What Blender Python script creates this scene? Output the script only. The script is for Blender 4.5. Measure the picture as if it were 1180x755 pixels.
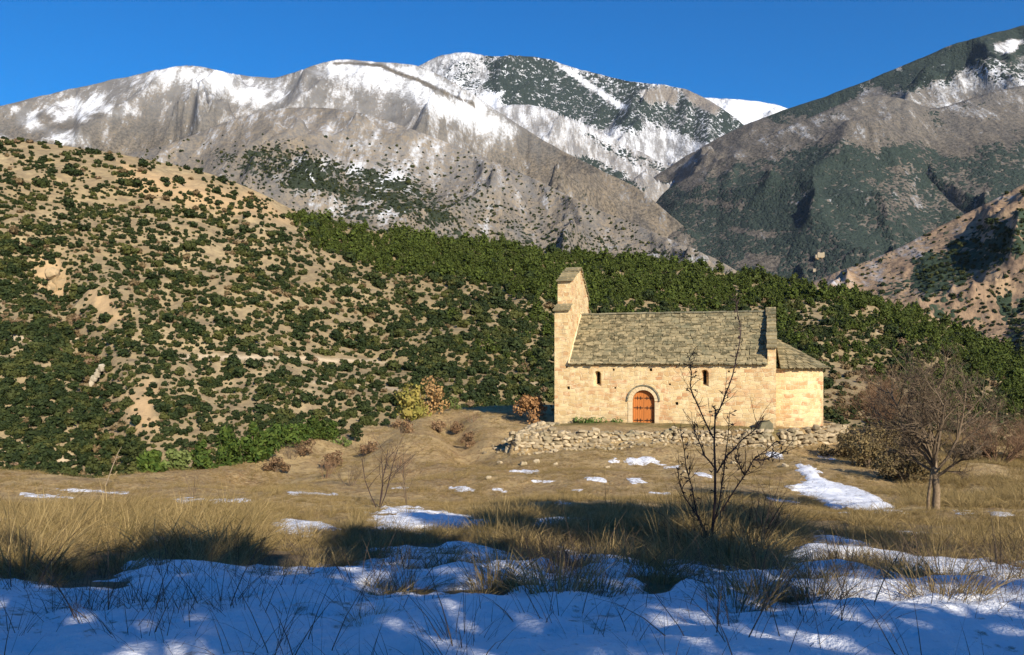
import bpy, bmesh, math, random
import numpy as np
from mathutils import Vector, Matrix

# ------------------------------------------------------------------ clear
for o in list(bpy.data.objects):
    bpy.data.objects.remove(o)
SC = bpy.context.scene
COL = SC.collection
R = math.radians

# ------------------------------------------------------------------ camera, world, sun, exposure
F, CX, HZ = 920.0, 590.0, 417.0            # focal length and horizon in photo pixels (1180 wide)
cam_data = bpy.data.cameras.new('camera')
cam_data.sensor_width = 36.0
cam_data.lens = 36.0 * F / 1180.0
cam_data.shift_y = (HZ - 377.5) / 1180.0
cam_data.clip_start = 0.1
cam_data.clip_end = 40000
cam = bpy.data.objects.new('camera', cam_data)
COL.objects.link(cam)
cam.location = (0, 0, 0)
cam.rotation_euler = (R(90), 0, 0)
SC.camera = cam

SUN_AZ, SUN_EL = 28.0, 27.0                # degrees to the right of straight behind, elevation
world = bpy.data.worlds.new('World')
SC.world = world
world.use_nodes = True
wn = world.node_tree
wn.nodes.clear()
w_out = wn.nodes.new('ShaderNodeOutputWorld')
w_bg = wn.nodes.new('ShaderNodeBackground')
w_sky = wn.nodes.new('ShaderNodeTexSky')
w_sky.sky_type = 'NISHITA'
w_sky.sun_disc = False
w_sky.sun_elevation = R(SUN_EL)
w_sky.sun_rotation = R(180 - SUN_AZ)
w_sky.altitude = 900
w_sky.air_density = 1.0
w_sky.dust_density = 0.9
w_sky.ozone_density = 4.2
w_hsv = wn.nodes.new('ShaderNodeHueSaturation')
w_hsv.inputs['Saturation'].default_value = 1.65
w_hsv.inputs['Hue'].default_value = 0.506
w_bg.inputs['Strength'].default_value = 0.098
wn.links.new(w_sky.outputs[0], w_hsv.inputs['Color'])
wn.links.new(w_hsv.outputs[0], w_bg.inputs['Color'])
wn.links.new(w_bg.outputs[0], w_out.inputs['Surface'])

sun_data = bpy.data.lights.new('sun', 'SUN')
sun_data.energy = 5.0
sun_data.angle = R(0.5)
sun_data.color = (1.0, 0.90, 0.74)
sun = bpy.data.objects.new('sun', sun_data)
COL.objects.link(sun)
TO_SUN = Vector((math.sin(R(SUN_AZ)) * math.cos(R(SUN_EL)), -math.cos(R(SUN_AZ)) * math.cos(R(SUN_EL)), math.sin(R(SUN_EL))))
sun.rotation_euler = (-TO_SUN).to_track_quat('-Z', 'Y').to_euler()
sun.location = (20, -30, 30)

SC.view_settings.view_transform = 'Standard'
SC.view_settings.look = 'None'
SC.view_settings.gamma = 1.0
SC.view_settings.use_curve_mapping = False
SC.view_settings.exposure = 0.62
SC.render.engine = 'CYCLES'
SC.cycles.max_bounces = 5
SC.cycles.diffuse_bounces = 3
SC.cycles.transparent_max_bounces = 4

# ------------------------------------------------------------------ numeric helpers
_rs = np.random.RandomState(7)
PERM = np.concatenate([_rs.permutation(512)] * 3)
GR = _rs.rand(512) * 2 * np.pi
GX, GY = np.cos(GR), np.sin(GR)

def perlin(x, y):
    x = np.asarray(x, float); y = np.asarray(y, float)
    xi = np.floor(x).astype(int); yi = np.floor(y).astype(int)
    xf = x - xi; yf = y - yi
    xi &= 511; yi &= 511
    def g(ix, iy, fx, fy):
        h = PERM[PERM[ix] + iy]
        return GX[h] * fx + GY[h] * fy
    u = xf * xf * xf * (xf * (xf * 6 - 15) + 10)
    v = yf * yf * yf * (yf * (yf * 6 - 15) + 10)
    x1 = (xi + 1) & 511; y1 = (yi + 1) & 511
    a = g(xi, yi, xf, yf); b = g(x1, yi, xf - 1, yf)
    c = g(xi, y1, xf, yf - 1); d = g(x1, y1, xf - 1, yf - 1)
    return ((a * (1 - u) + b * u) * (1 - v) + (c * (1 - u) + d * u) * v) * 1.5

def fbm(x, y, octaves=5, gain=0.5, lac=2.03):
    s = 0; a = 1.0
    for i in range(octaves):
        s = s + a * perlin(x + 37.1 * i, y + 11.7 * i)
        x = x * lac; y = y * lac; a *= gain
    return s

def ridged(x, y, octaves=5, gain=0.5, lac=2.03):
    s = 0; a = 1.0
    for i in range(octaves):
        n = 1 - np.abs(perlin(x + 17.3 * i, y + 71.9 * i)) * 2
        s = s + a * n
        x = x * lac; y = y * lac; a *= gain
    return s

def rmf(x, y, octaves=7, lac=2.07):
    """ridged multifractal: sharp ridges, smooth valleys, detail gathered on the ridges"""
    s = 0; a = 1.0; w = 1.0
    for i in range(octaves):
        n = (1 - np.minimum(np.abs(perlin(x + 17.3 * i, y + 71.9 * i)) * 1.7, 1)) ** 2 * w
        s = s + a * n
        w = np.clip(n * 1.6, 0.15, 1)
        x = x * lac; y = y * lac; a *= 0.52
    return s * 1.2

def sstep(a, b, x):
    t = np.clip((x - a) / (b - a), 0, 1)
    return t * t * (3 - 2 * t)

def poly_sd(px, py, poly):
    """signed distance to a polygon, positive inside"""
    px = np.asarray(px, float); py = np.asarray(py, float)
    d = np.full(px.shape, 1e18); inside = np.zeros(px.shape, bool)
    n = len(poly)
    for i in range(n):
        ax, ay = poly[i]; bx, by = poly[(i + 1) % n]
        ex, ey = bx - ax, by - ay
        wx, wy = px - ax, py - ay
        t = np.clip((wx * ex + wy * ey) / (ex * ex + ey * ey + 1e-12), 0, 1)
        d = np.minimum(d, (wx - ex * t) ** 2 + (wy - ey * t) ** 2)
        cond = ((ay > py) != (by > py))
        with np.errstate(divide='ignore', invalid='ignore'):
            xin = (bx - ax) * (py - ay) / (by - ay + 1e-12) + ax
        inside ^= cond & (px < xin)
    d = np.sqrt(d)
    return np.where(inside, d, -d)

def soft(px, py, poly, w):
    return sstep(-w, w, poly_sd(px, py, poly))

def smooth1(a, sig):
    n = int(sig * 3) + 1
    k = np.exp(-0.5 * (np.arange(-n, n + 1) / sig) ** 2); k /= k.sum()
    return np.convolve(np.pad(a, n, mode='edge'), k, mode='valid')

def at(px, py, y):
    return Vector(((px - CX) / F * y, y, (HZ - py) / F * y))

# ------------------------------------------------------------------ object helpers
def tag(o, label=None, cat=None, group=None, kind=None):
    if label: o['label'] = label
    if cat: o['category'] = cat
    if group: o['group'] = group
    if kind: o['kind'] = kind
    return o

def link(o, parent=None):
    COL.objects.link(o)
    if parent is not None:
        o.parent = parent
    return o

def empty(name, loc, rz=0.0):
    o = bpy.data.objects.new(name, None)
    o.empty_display_size = 0.3
    COL.objects.link(o)
    o.location = loc
    o.rotation_euler = (0, 0, rz)
    return o

def grid_mesh(name, X, Y, Z, keep=None, smooth=True):
    nu, ny = X.shape
    co = np.stack([X, Y, Z], -1).reshape(-1, 3)
    idx = np.arange(nu * ny).reshape(nu, ny)
    q = np.stack([idx[:-1, :-1], idx[1:, :-1], idx[1:, 1:], idx[:-1, 1:]], -1).reshape(-1, 4)
    if keep is not None:
        k = keep.reshape(-1)
        q = q[k[q].any(1)]
        used = np.zeros(len(co), bool); used[q.reshape(-1)] = True
        remap = np.cumsum(used) - 1
        co = co[used]; q = remap[q]
        sel = used
    else:
        sel = None
    me = bpy.data.meshes.new(name)
    me.vertices.add(len(co)); me.vertices.foreach_set('co', co.astype(np.float32).ravel())
    me.loops.add(q.size); me.loops.foreach_set('vertex_index', q.astype(np.int32).ravel())
    me.polygons.add(len(q)); me.polygons.foreach_set('loop_start', (np.arange(len(q)) * 4).astype(np.int32))
    me.update(calc_edges=True)
    if smooth:
        me.polygons.foreach_set('use_smooth', np.ones(len(q), bool))
    return me, sel

def fattr(me, name, vals):
    a = me.attributes.new(name, 'FLOAT', 'POINT')
    a.data.foreach_set('value', np.asarray(vals, np.float32).ravel())

class MB:
    """collects shapes and links them as one mesh object"""
    def __init__(self):
        self.v = []; self.f = []; self.uv = []; self.rnd = []
    def add(self, verts, faces, uvs=None, rnd=0.0):
        b = len(self.v)
        self.v.extend([tuple(p) for p in verts])
        for i, fc in enumerate(faces):
            self.f.append(tuple(b + k for k in fc))
            self.uv.append([uvs[k] for k in fc] if uvs is not None else None)
            self.rnd.append(rnd)
    def box(self, c, s, M=None, rnd=0.0):
        x, y, z = s[0] / 2, s[1] / 2, s[2] / 2
        vs = [Vector((sx * x, sy * y, sz * z)) for sz in (-1, 1) for sy in (-1, 1) for sx in (-1, 1)]
        if M is not None: vs = [M @ p for p in vs]
        vs = [p + Vector(c) for p in vs]
        self.add(vs, [(0, 2, 3, 1), (4, 5, 7, 6), (0, 1, 5, 4), (2, 6, 7, 3), (0, 4, 6, 2), (1, 3, 7, 5)], rnd=rnd)
    def tube(self, pts, rad, sides=5, cap=True):
        pts = [Vector(p) for p in pts]
        n = len(pts); vs = []; fs = []
        up = Vector((0.13, 0.31, 0.94))
        for i, p in enumerate(pts):
            d = (pts[min(i + 1, n - 1)] - pts[max(i - 1, 0)])
            d = d.normalized() if d.length > 1e-9 else Vector((0, 0, 1))
            a = d.cross(up)
            if a.length < 1e-3: a = d.cross(Vector((1, 0, 0)))
            a.normalize(); b = d.cross(a)
            for k in range(sides):
                t = 2 * math.pi * k / sides
                vs.append(p + (a * math.cos(t) + b * math.sin(t)) * rad[i])
        for i in range(n - 1):
            for k in range(sides):
                k2 = (k + 1) % sides
                fs.append((i * sides + k, i * sides + k2, (i + 1) * sides + k2, (i + 1) * sides + k))
        if cap:
            fs.append(tuple(reversed(range(sides))))
            fs.append(tuple((n - 1) * sides + k for k in range(sides)))
        self.add(vs, fs)
    def build(self, name, mat, parent=None, smooth=False, link_it=True):
        me = bpy.data.meshes.new(name)
        me.from_pydata(self.v, [], self.f)
        if any(u is not None for u in self.uv):
            uvl = me.uv_layers.new(name='UVMap')
            flat = []
            for fc, u in zip(self.f, self.uv):
                flat.extend(u if u is not None else [(0, 0)] * len(fc))
            uvl.data.foreach_set('uv', np.array(flat, np.float32).ravel())
        if any(r != 0.0 for r in self.rnd):
            a = me.attributes.new('rnd', 'FLOAT', 'FACE')
            a.data.foreach_set('value', np.array(self.rnd, np.float32))
        if smooth:
            me.polygons.foreach_set('use_smooth', np.ones(len(me.polygons), bool))
        me.materials.append(mat)
        me.update()
        o = bpy.data.objects.new(name, me)
        if link_it: link(o, parent)
        return o

# ------------------------------------------------------------------ materials
class NT:
    def __init__(self, name, rough=0.9):
        self.m = bpy.data.materials.new(name)
        self.m.use_nodes = True
        self.t = self.m.node_tree
        self.b = self.t.nodes['Principled BSDF']
        self.b.inputs['Roughness'].default_value = rough
        self.b.inputs['Specular IOR Level'].default_value = 0.15
    def n(self, typ, **kw):
        nd = self.t.nodes.new(typ)
        for k, v in kw.items(): setattr(nd, k, v)
        return nd
    def l(self, a, b): self.t.links.new(a, b)
    def val(self, sock, v):
        if isinstance(v, (int, float)): sock.default_value = v
        elif isinstance(v, (tuple, list)):
            sock.default_value = tuple(v) + (1.0,) if len(v) == 3 and sock.type == 'RGBA' else v
        else: self.l(v, sock)
    def math(self, op, a, b=0.0, c=None, clamp=False):
        nd = self.n('ShaderNodeMath', operation=op, use_clamp=clamp)
        self.val(nd.inputs[0], a); self.val(nd.inputs[1], b)
        if c is not None: self.val(nd.inputs[2], c)
        return nd.outputs[0]
    def mix(self, f, a, b, mode='MIX'):
        nd = self.n('ShaderNodeMix', data_type='RGBA', blend_type=mode)
        self.val(nd.inputs[0], f); self.val(nd.inputs[6], a); self.val(nd.inputs[7], b)
        return nd.outputs[2]
    def noise(self, vec, scale, detail=4, rough=0.55, dist=0.0):
        nd = self.n('ShaderNodeTexNoise')
        if vec is not None: self.l(vec, nd.inputs['Vector'])
        nd.inputs['Scale'].default_value = scale; nd.inputs['Detail'].default_value = detail
        nd.inputs['Roughness'].default_value = rough; nd.inputs['Distortion'].default_value = dist
        return nd.outputs['Fac']
    def voro(self, vec, scale, out='Distance', feature='F1'):
        nd = self.n('ShaderNodeTexVoronoi', feature=feature)
        if vec is not None: self.l(vec, nd.inputs['Vector'])
        nd.inputs['Scale'].default_value = scale
        return nd.outputs[out]
    def rng(self, v, a, b, c=0.0, d=1.0, smooth=False):
        nd = self.n('ShaderNodeMapRange', interpolation_type='SMOOTHSTEP' if smooth else 'LINEAR')
        self.val(nd.inputs[0], v); self.val(nd.inputs[1], a); self.val(nd.inputs[2], b)
        self.val(nd.inputs[3], c); self.val(nd.inputs[4], d)
        return nd.outputs[0]
    def attr(self, name):
        return self.n('ShaderNodeAttribute', attribute_name=name).outputs['Fac']
    def pos(self): return self.n('ShaderNodeNewGeometry').outputs['Position']
    def objco(self): return self.n('ShaderNodeTexCoord').outputs['Object']
    def uvco(self): return self.n('ShaderNodeTexCoord').outputs['UV']
    def objrnd(self): return self.n('ShaderNodeObjectInfo').outputs['Random']
    def island(self): return self.n('ShaderNodeNewGeometry').outputs['Random Per Island']
    def bump(self, h, strength=0.5, dist=0.05):
        nd = self.n('ShaderNodeBump')
        nd.inputs['Strength'].default_value = strength; nd.inputs['Distance'].default_value = dist
        self.l(h, nd.inputs['Height']); self.l(nd.outputs[0], self.b.inputs['Normal'])
    def color(self, c): self.val(self.b.inputs['Base Color'], c)

def leaf_mat(name, c1, c2, c3=None, transl=0.0):
    m = NT(name, 0.75)
    isl = m.island(); ob = m.objrnd()
    c = m.mix(isl, c1, c2)
    if c3 is not None:
        c = m.mix(m.rng(ob, 0.55, 1.0), c, c3)
    v = m.rng(ob, 0, 1, 0.75, 1.25)
    nd = m.n('ShaderNodeHueSaturation'); m.l(v, nd.inputs['Value']); m.l(c, nd.inputs['Color'])
    m.color(nd.outputs[0])
    if transl:
        tr = m.n('ShaderNodeBsdfTranslucent'); m.l(nd.outputs[0], tr.inputs['Color'])
        mx = m.n('ShaderNodeMixShader'); mx.inputs[0].default_value = transl
        m.l(m.b.outputs[0], mx.inputs[1]); m.l(tr.outputs[0], mx.inputs[2])
        m.l(mx.outputs[0], m.t.nodes['Material Output'].inputs['Surface'])
    return m.m

def bark_mat(name, c1, c2, scale=8.0):
    m = NT(name, 0.9)
    f = m.noise(m.objco(), scale, 5, 0.6)
    m.color(m.mix(m.rng(f, 0.3, 0.7), c1, c2))
    m.bump(f, 0.6, 0.02)
    return m.m

def mountain_mat(name, base1, base2, base3, forest_c, tree_cell, snow_c=(0.72, 0.75, 0.80), bumpd=14.0):
    m = NT(name, 0.95)
    p = m.pos()
    big = m.noise(p, 1 / 420.0, 7, 0.62)
    mid = m.noise(p, 1 / 70.0, 7, 0.65)
    fine = m.noise(p, 1 / 11.0, 5, 0.7)
    mpn = m.n('ShaderNodeMapping'); m.l(p, mpn.inputs['Vector']); mpn.inputs['Scale'].default_value = (1.0, 0.22, 0.30)
    streak = m.noise(mpn.outputs[0], 1 / 42.0, 6, 0.7)
    c = m.mix(m.rng(big, 0.35, 0.65), base1, base2)
    c = m.mix(m.rng(m.math('ADD', streak, m.math('MULTIPLY', m.attr('warm'), 0.5)), 0.45, 0.75), c, base3)
    c = m.mix(m.rng(fine, 0.42, 0.60, 0.0, 0.75), c, tuple(k * 0.34 for k in base1))
    c = m.mix(m.rng(streak, 0.56, 0.74, 0.0, 0.5), c, tuple(k * 0.5 for k in base2))
    sn = m.attr('snow')
    s = m.math('ADD', sn, m.math('MULTIPLY', m.math('SUBTRACT', streak, 0.5), 2.3))
    s = m.math('ADD', s, m.math('MULTIPLY', m.math('SUBTRACT', fine, 0.5), 1.3))
    s = m.math('ADD', s, m.math('MULTIPLY', m.math('SUBTRACT', big, 0.5), 1.2))
    s = m.rng(s, 0.12, 1.15, 0, 1, True)
    dust = m.math('MULTIPLY', m.rng(sn, 0.0, 0.8, 0.0, 0.5), m.rng(m.math('ADD', fine, m.math('MULTIPLY', mid, 0.6)), 0.6, 1.05))
    s = m.math('MAXIMUM', s, dust)
    c = m.mix(s, c, snow_c)
    jit = m.n('ShaderNodeVectorMath', operation='ADD'); m.l(p, jit.inputs[0])
    jn = m.n('ShaderNodeTexNoise'); m.l(p, jn.inputs['Vector']); jn.inputs['Scale'].default_value = 0.6 / tree_cell
    js = m.n('ShaderNodeVectorMath', operation='SCALE'); m.l(jn.outputs['Color'], js.inputs[0]); js.inputs['Scale'].default_value = tree_cell * 1.6
    m.l(js.outputs[0], jit.inputs[1])
    vd = m.math('MINIMUM', m.voro(jit.outputs[0], 1 / tree_cell), m.math('MULTIPLY', m.voro(jit.outputs[0], 0.43 / tree_cell), 1.15))
    f = m.math('ADD', m.attr('forest'), m.math('MULTIPLY', m.math('SUBTRACT', mid, 0.5), 1.7))
    f = m.math('ADD', f, m.math('MULTIPLY', m.math('SUBTRACT', big, 0.5), 0.9))
    thr = m.math('MULTIPLY', f, 0.88)
    tr = m.rng(m.math('SUBTRACT', thr, vd), -0.05, 0.10, 0, 1, True)
    tr = m.math('MULTIPLY', tr, m.rng(m.attr('forest'), 0.02, 0.12))
    fc = m.mix(m.rng(fine, 0.3, 0.7), forest_c, tuple(k * 1.9 for k in forest_c))
    c = m.mix(tr, c, fc)
    m.color(c)
    h = m.math('ADD', m.math('MULTIPLY', big, 3.0), m.math('ADD', mid, m.math('MULTIPLY', fine, 0.12)))
    h = m.math('ADD', h, m.math('MULTIPLY', streak, 0.8))
    h = m.math('ADD', h, m.math('MULTIPLY', tr, m.rng(vd, 0, 0.6, 0.35, 0.0)))
    m.bump(h, 0.9, bumpd)
    return m.m

# ------------------------------------------------------------------ mountains and hill as height fields
class Layer:
    """A hill or mountain: a crest line with its own distances, a slope down to its foot and a back side."""
    def __init__(self, name, crest, base_y, base_z, amp, nscale, nu=700, ny=170, sm=6, shape=1.0, ridge=True,
                 back=0.9, px0=-420, px1=1600, seed=0, crest_amp=0.25, gully=None, crest_rough=0.0):
        px = np.linspace(px0, px1, nu)
        cp = np.array(crest, float)
        py = smooth1(np.interp(px, cp[:, 0], cp[:, 1]), sm)
        if crest_rough: py = py + crest_rough * fbm(px / 23.0 + seed, px * 0 + 3.3, 4)
        yc = smooth1(np.interp(px, cp[:, 0], cp[:, 2]), sm * 3)
        u = (px - CX) / F
        if not np.isscalar(base_y):
            bp = np.array(base_y, float)
            by = smooth1(np.interp(px, bp[:, 0], bp[:, 1]), sm * 3)
        else:
            by = np.full(nu, float(base_y))
        zc = (HZ - py) / F * yc
        nb = int(ny * 0.22)
        t = np.concatenate([np.linspace(0, 1, ny - nb), 1 + np.linspace(0, 0.5, nb + 1)[1:]])
        T = t[None, :]
        Y = by[:, None] + (yc - by)[:, None] * T
        X = u[:, None] * Y
        S = np.where(T <= 1, np.clip(T, 0, 1) ** shape, 1 - back * np.clip(T - 1, 0, 9) ** 1.15 * 2)
        Z = base_z + (zc - base_z)[:, None] * S
        wx = fbm(X / (nscale * 1.7) + seed, Y / (nscale * 1.7), 3) * nscale * 0.35
        if ridge:
            n = rmf((X + wx) / nscale + seed * 3.1, (Y * 0.7 + wx) / nscale + seed) - 0.9
        else:
            n = fbm((X + wx) / nscale + seed * 3.1, (Y + wx) / nscale + seed, 6)
        env = np.where(T < 1, np.sqrt(np.clip(4 * T * (1 - T), 0, 1)) * (1 - crest_amp) + crest_amp * np.clip(T * 4, 0, 1), crest_amp)
        Z = Z + amp * n * env
        if gully is not None:
            Z = Z + gully(CX + F * X / Y, HZ - F * Z / Y)
        P = (Z / Y).max(1); delta = (HZ - py) / F - P
        Z = Z + delta[:, None] * Y * sstep(0.25, 1.0, T)
        self.name, self.px, self.X, self.Y, self.Z = name, px, X, Y, Z
        self.PX = CX + F * X / Y; self.PY = HZ - F * Z / Y
        self.run = np.minimum.accumulate(self.PY, axis=1)
        self.top = self.run[:, -1]
    def hit(self, px, py):
        i = (px - self.px[0]) / (self.px[1] - self.px[0])
        i0 = int(np.clip(math.floor(i), 0, len(self.px) - 2)); fr = min(max(i - i0, 0), 1)
        out = []
        for k in (i0, i0 + 1):
            r = self.run[k]
            j = int(np.searchsorted(-r, -py))
            if j <= 0 or j >= len(r): return None
            a, b = r[j - 1], r[j]
            s = (a - py) / (a - b + 1e-9)
            out.append((self.Y[k, j - 1] * (1 - s) + self.Y[k, j] * s, self.Z[k, j - 1] * (1 - s) + self.Z[k, j] * s))
        y = out[0][0] * (1 - fr) + out[1][0] * fr
        z = out[0][1] * (1 - fr) + out[1][1] * fr
        return Vector(((px - CX) / F * y, y, z))
    def make(self, mat, label_attrs):
        me, _ = grid_mesh(self.name, self.X, self.Y, self.Z)
        for k, v in label_attrs.items(): fattr(me, k, np.broadcast_to(v, self.X.shape))
        me.materials.append(mat)
        o = link(bpy.data.objects.new(self.name, me))
        o['kind'] = 'structure'
        self.obj = o
        return o

GREEN_FAR = (0.020, 0.029, 0.024)
M_far = mountain_mat('far_mountain', (0.125, 0.120, 0.118), (0.185, 0.172, 0.16), (0.25, 0.215, 0.175), GREEN_FAR, 16.0, bumpd=26.0)
M_left = mountain_mat('left_mountain', (0.105, 0.097, 0.086), (0.165, 0.148, 0.124), (0.225, 0.18, 0.125), (0.020, 0.026, 0.015), 10.0, bumpd=12.0)
M_right = mountain_mat('right_mountain', (0.088, 0.082, 0.074), (0.135, 0.120, 0.102), (0.185, 0.155, 0.118), GREEN_FAR, 11.0, bumpd=14.0)
M_spur = mountain_mat('brown_spur', (0.21, 0.135, 0.09), (0.28, 0.18, 0.115), (0.34, 0.235, 0.14), (0.024, 0.036, 0.022), 6.5, bumpd=4.0)

# far snowy ridge closing the valley
L = Layer('snow_ridge', [(500, 170, 9000), (700, 140, 9000), (800, 110, 9200), (830, 113, 9200), (858, 117, 9200), (885, 116, 9200), (908, 123, 9200), (960, 150, 9200), (1200, 190, 9200)], 6500, -100, 170, 900, seed=4, crest_rough=1.5)
L.make(M_far, dict(snow=np.full(L.X.shape, 0.95), forest=np.zeros(L.X.shape), warm=np.zeros(L.X.shape)))

# the wooded massif in the middle
L = Layer('massif', [(-300, 220, 7000), (300, 160, 7000), (430, 95, 7000), (488, 75, 7000), (508, 61, 7000), (525, 57, 7000), (545, 62, 7000), (580, 66, 7000), (605, 63, 7000), (625, 64, 7000), (650, 75, 7000), (700, 89, 6900), (730, 95, 6800), (765, 97, 6700), (790, 101, 6600), (806, 109, 6500), (830, 122, 6300), (850, 134, 6200), (900, 190, 6000), (1000, 260, 6000), (1600, 300, 6000)], 4200, -150, 300, 1150, seed=11, crest_rough=1.2, shape=0.95)
px, py = L.PX, L.PY
nz = fbm(px / 30, py / 30, 4)
forest = 0.82 * soft(px + 6 * nz, py + 6 * nz, [(560, 66), (605, 58), (630, 60), (680, 95), (735, 122), (745, 145), (720, 150), (690, 150), (640, 135), (600, 128), (578, 122), (560, 105)], 7)
forest = np.maximum(forest, 0.75 * soft(px + 8 * nz, py + 8 * nz, [(640, 76), (700, 86), (790, 98), (850, 130), (870, 150), (830, 170), (760, 150), (735, 135)], 7))
forest = np.maximum(forest, 0.42 * soft(px + 8 * nz, py, [(490, 75), (560, 66), (570, 110), (540, 112)], 8))
snow = 0.62 - 0.004 * np.clip(py - 150, 0, 200) + 0 * px
line = poly_sd(px, py, [(640, 74), (646, 74), (722, 124), (716, 126)])
snow = np.maximum(snow, 1.1 * sstep(-3, 1, line)); forest = forest * (1 - sstep(-3, 1, line))
cliff = np.maximum(soft(px + 4 * nz, py, [(735, 106), (760, 98), (785, 104), (778, 120), (750, 120)], 4), soft(px, py + 4 * nz, [(782, 102), (806, 104), (832, 122), (826, 134), (800, 124)], 4))
snow = snow * (1 - 0.9 * cliff); forest = forest * (1 - 0.95 * cliff)
brt = soft(px, py, [(550, 110), (580, 105), (570, 130), (552, 130)], 5)
L.make(M_far, dict(snow=snow + 0.4 * brt, forest=forest * (1 - brt), warm=cliff))

# the frosted shoulder below the massif
L = Layer('valley_shoulder', [(-300, 320, 5000), (300, 230, 5000), (480, 150, 5000), (560, 128, 5000), (590, 118, 5000), (620, 121, 5000), (660, 136, 4900), (700, 155, 4800), (750, 182, 4700), (800, 205, 4600), (860, 235, 4400), (1000, 300, 4300), (1600, 380, 4300)], 2900, -200, 190, 700, seed=23, crest_rough=1.5)
px, py = L.PX, L.PY
nz = fbm(px / 30, py / 30, 4)
snow = 0.60 - 0.0035 * np.clip(py - 140, 0, 200) + 0 * px
forest = 0.75 * soft(px + 6 * nz, py + 6 * nz, [(640, 176), (690, 186), (730, 205), (745, 222), (700, 215), (650, 195)], 6)
forest = np.maximum(forest, 0.5 * soft(px + 6 * nz, py + 6 * nz, [(660, 145), (720, 172), (790, 198), (760, 200), (700, 175)], 5))
L.make(M_far, dict(snow=snow, forest=forest, warm=0.3 * np.ones_like(px)))

# the long snow capped mountain on the left
L = Layer('snowy_mountain', [(-420, 175, 3900), (-150, 150, 3900), (0, 122, 3900), (60, 108, 3900), (110, 96, 3900), (150, 88, 3900), (185, 79, 3900), (215, 74, 3900), (245, 80, 3900), (270, 85, 3900), (300, 90, 3900), (322, 91, 3900), (350, 79, 3900), (385, 67, 3900), (410, 69, 3900), (440, 73, 3900), (470, 72, 3850), (500, 82, 3800), (540, 105, 3650), (580, 133, 3500), (640, 170, 3300), (690, 195, 3100), (735, 215, 2900), (770, 245, 2800), (820, 290, 2700), (900, 350, 2600), (1600, 500, 2600)], 1900, -150, 170, 800, seed=31, crest_rough=0.8, shape=0.9, nu=900, ny=230)
px, py = L.PX, L.PY
nz = fbm(px / 26, py / 16, 4)
snow = 0.36 - 0.0045 * np.clip(py - 110, 0, 200) - 0.10 * soft(px, py, [(-420, 100), (330, 100), (330, 300), (-420, 300)], 20)
def mx(a, b): return np.maximum(a, b)
snow = mx(snow, 0.74 * soft(px + 8 * nz, py + 6 * nz, [(140, 90), (215, 68), (270, 80), (325, 88), (335, 106), (310, 124), (280, 122), (230, 104), (180, 98)], 18))
snow = mx(snow, 0.86 * soft(px + 10 * nz, py + 6 * nz, [(345, 84), (385, 62), (440, 68), (500, 80), (545, 112), (600, 150), (580, 158), (535, 145), (480, 122), (440, 108), (400, 100)], 14))
for pl in ([(45, 118), (120, 108), (128, 130), (60, 138)], [(55, 150), (100, 156), (100, 170), (60, 164)], [(20, 128), (50, 122), (48, 150), (25, 146)], [(120, 128), (155, 122), (160, 132), (130, 138)]):
    snow = mx(snow, 0.72 * soft(px + 10 * nz, py + 8 * nz, pl, 8))
track = soft(px, py + 1.5 * nz, [(385, 71), (440, 74), (490, 94), (550, 122), (548, 124), (488, 98), (438, 77), (385, 73)], 1.5)
snow = snow - 0.9 * track
forest = 0.10 * soft(px, py, [(250, 180), (640, 180), (900, 340), (250, 340)], 20)
L.make(M_left, dict(snow=snow, forest=forest, warm=0.25 * sstep(140, 220, py)))

# the scrubby shoulder in front of it
L = Layer('scrub_shoulder', [(-420, 230, 2300), (0, 200, 2300), (120, 185, 2300), (200, 165, 2250), (260, 140, 2200), (320, 124, 2150), (380, 124, 2100), (430, 133, 2050), (500, 158, 1950), (560, 182, 1900), (620, 208, 1800), (680, 238, 1700), (740, 262, 1600), (790, 283, 1550), (830, 300, 1500), (900, 345, 1450), (1600, 500, 1450)], 950, -140, 55, 380, seed=43, shape=0.95, nu=900, ny=230, ridge=True)
px, py = L.PX, L.PY
nz = fbm(px / 26, py / 16, 4)
snow = 0.16 + 0.16 * soft(px, py, [(300, 120), (520, 165), (640, 225), (560, 225), (400, 180)], 25) + 0.32 * soft(px + 14 * nz, py + 6 * nz, [(290, 200), (380, 176), (480, 205), (470, 220), (400, 205), (330, 214)], 8)
snow = mx(snow, 0.5 * soft(px + 12 * nz, py + 5 * nz, [(440, 205), (470, 205), (485, 225), (455, 222)], 5))
forest = 0.85 * soft(px + 14 * nz, py + 10 * nz, [(240, 178), (330, 165), (420, 195), (480, 210), (520, 235), (540, 262), (480, 262), (430, 232), (380, 230), (290, 205)], 10)
forest = mx(forest, 0.42 * soft(px + 10 * nz, py + 8 * nz, [(380, 220), (560, 220), (700, 270), (790, 290), (800, 320), (380, 320)], 14))
forest = mx(forest, 0.16 * np.ones_like(px) * sstep(150, 200, py))
SHOULDER = L
SH_FOREST = forest
L.make(M_left, dict(snow=snow, forest=forest * 0.75, warm=0.35 * np.ones_like(px)))

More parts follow.
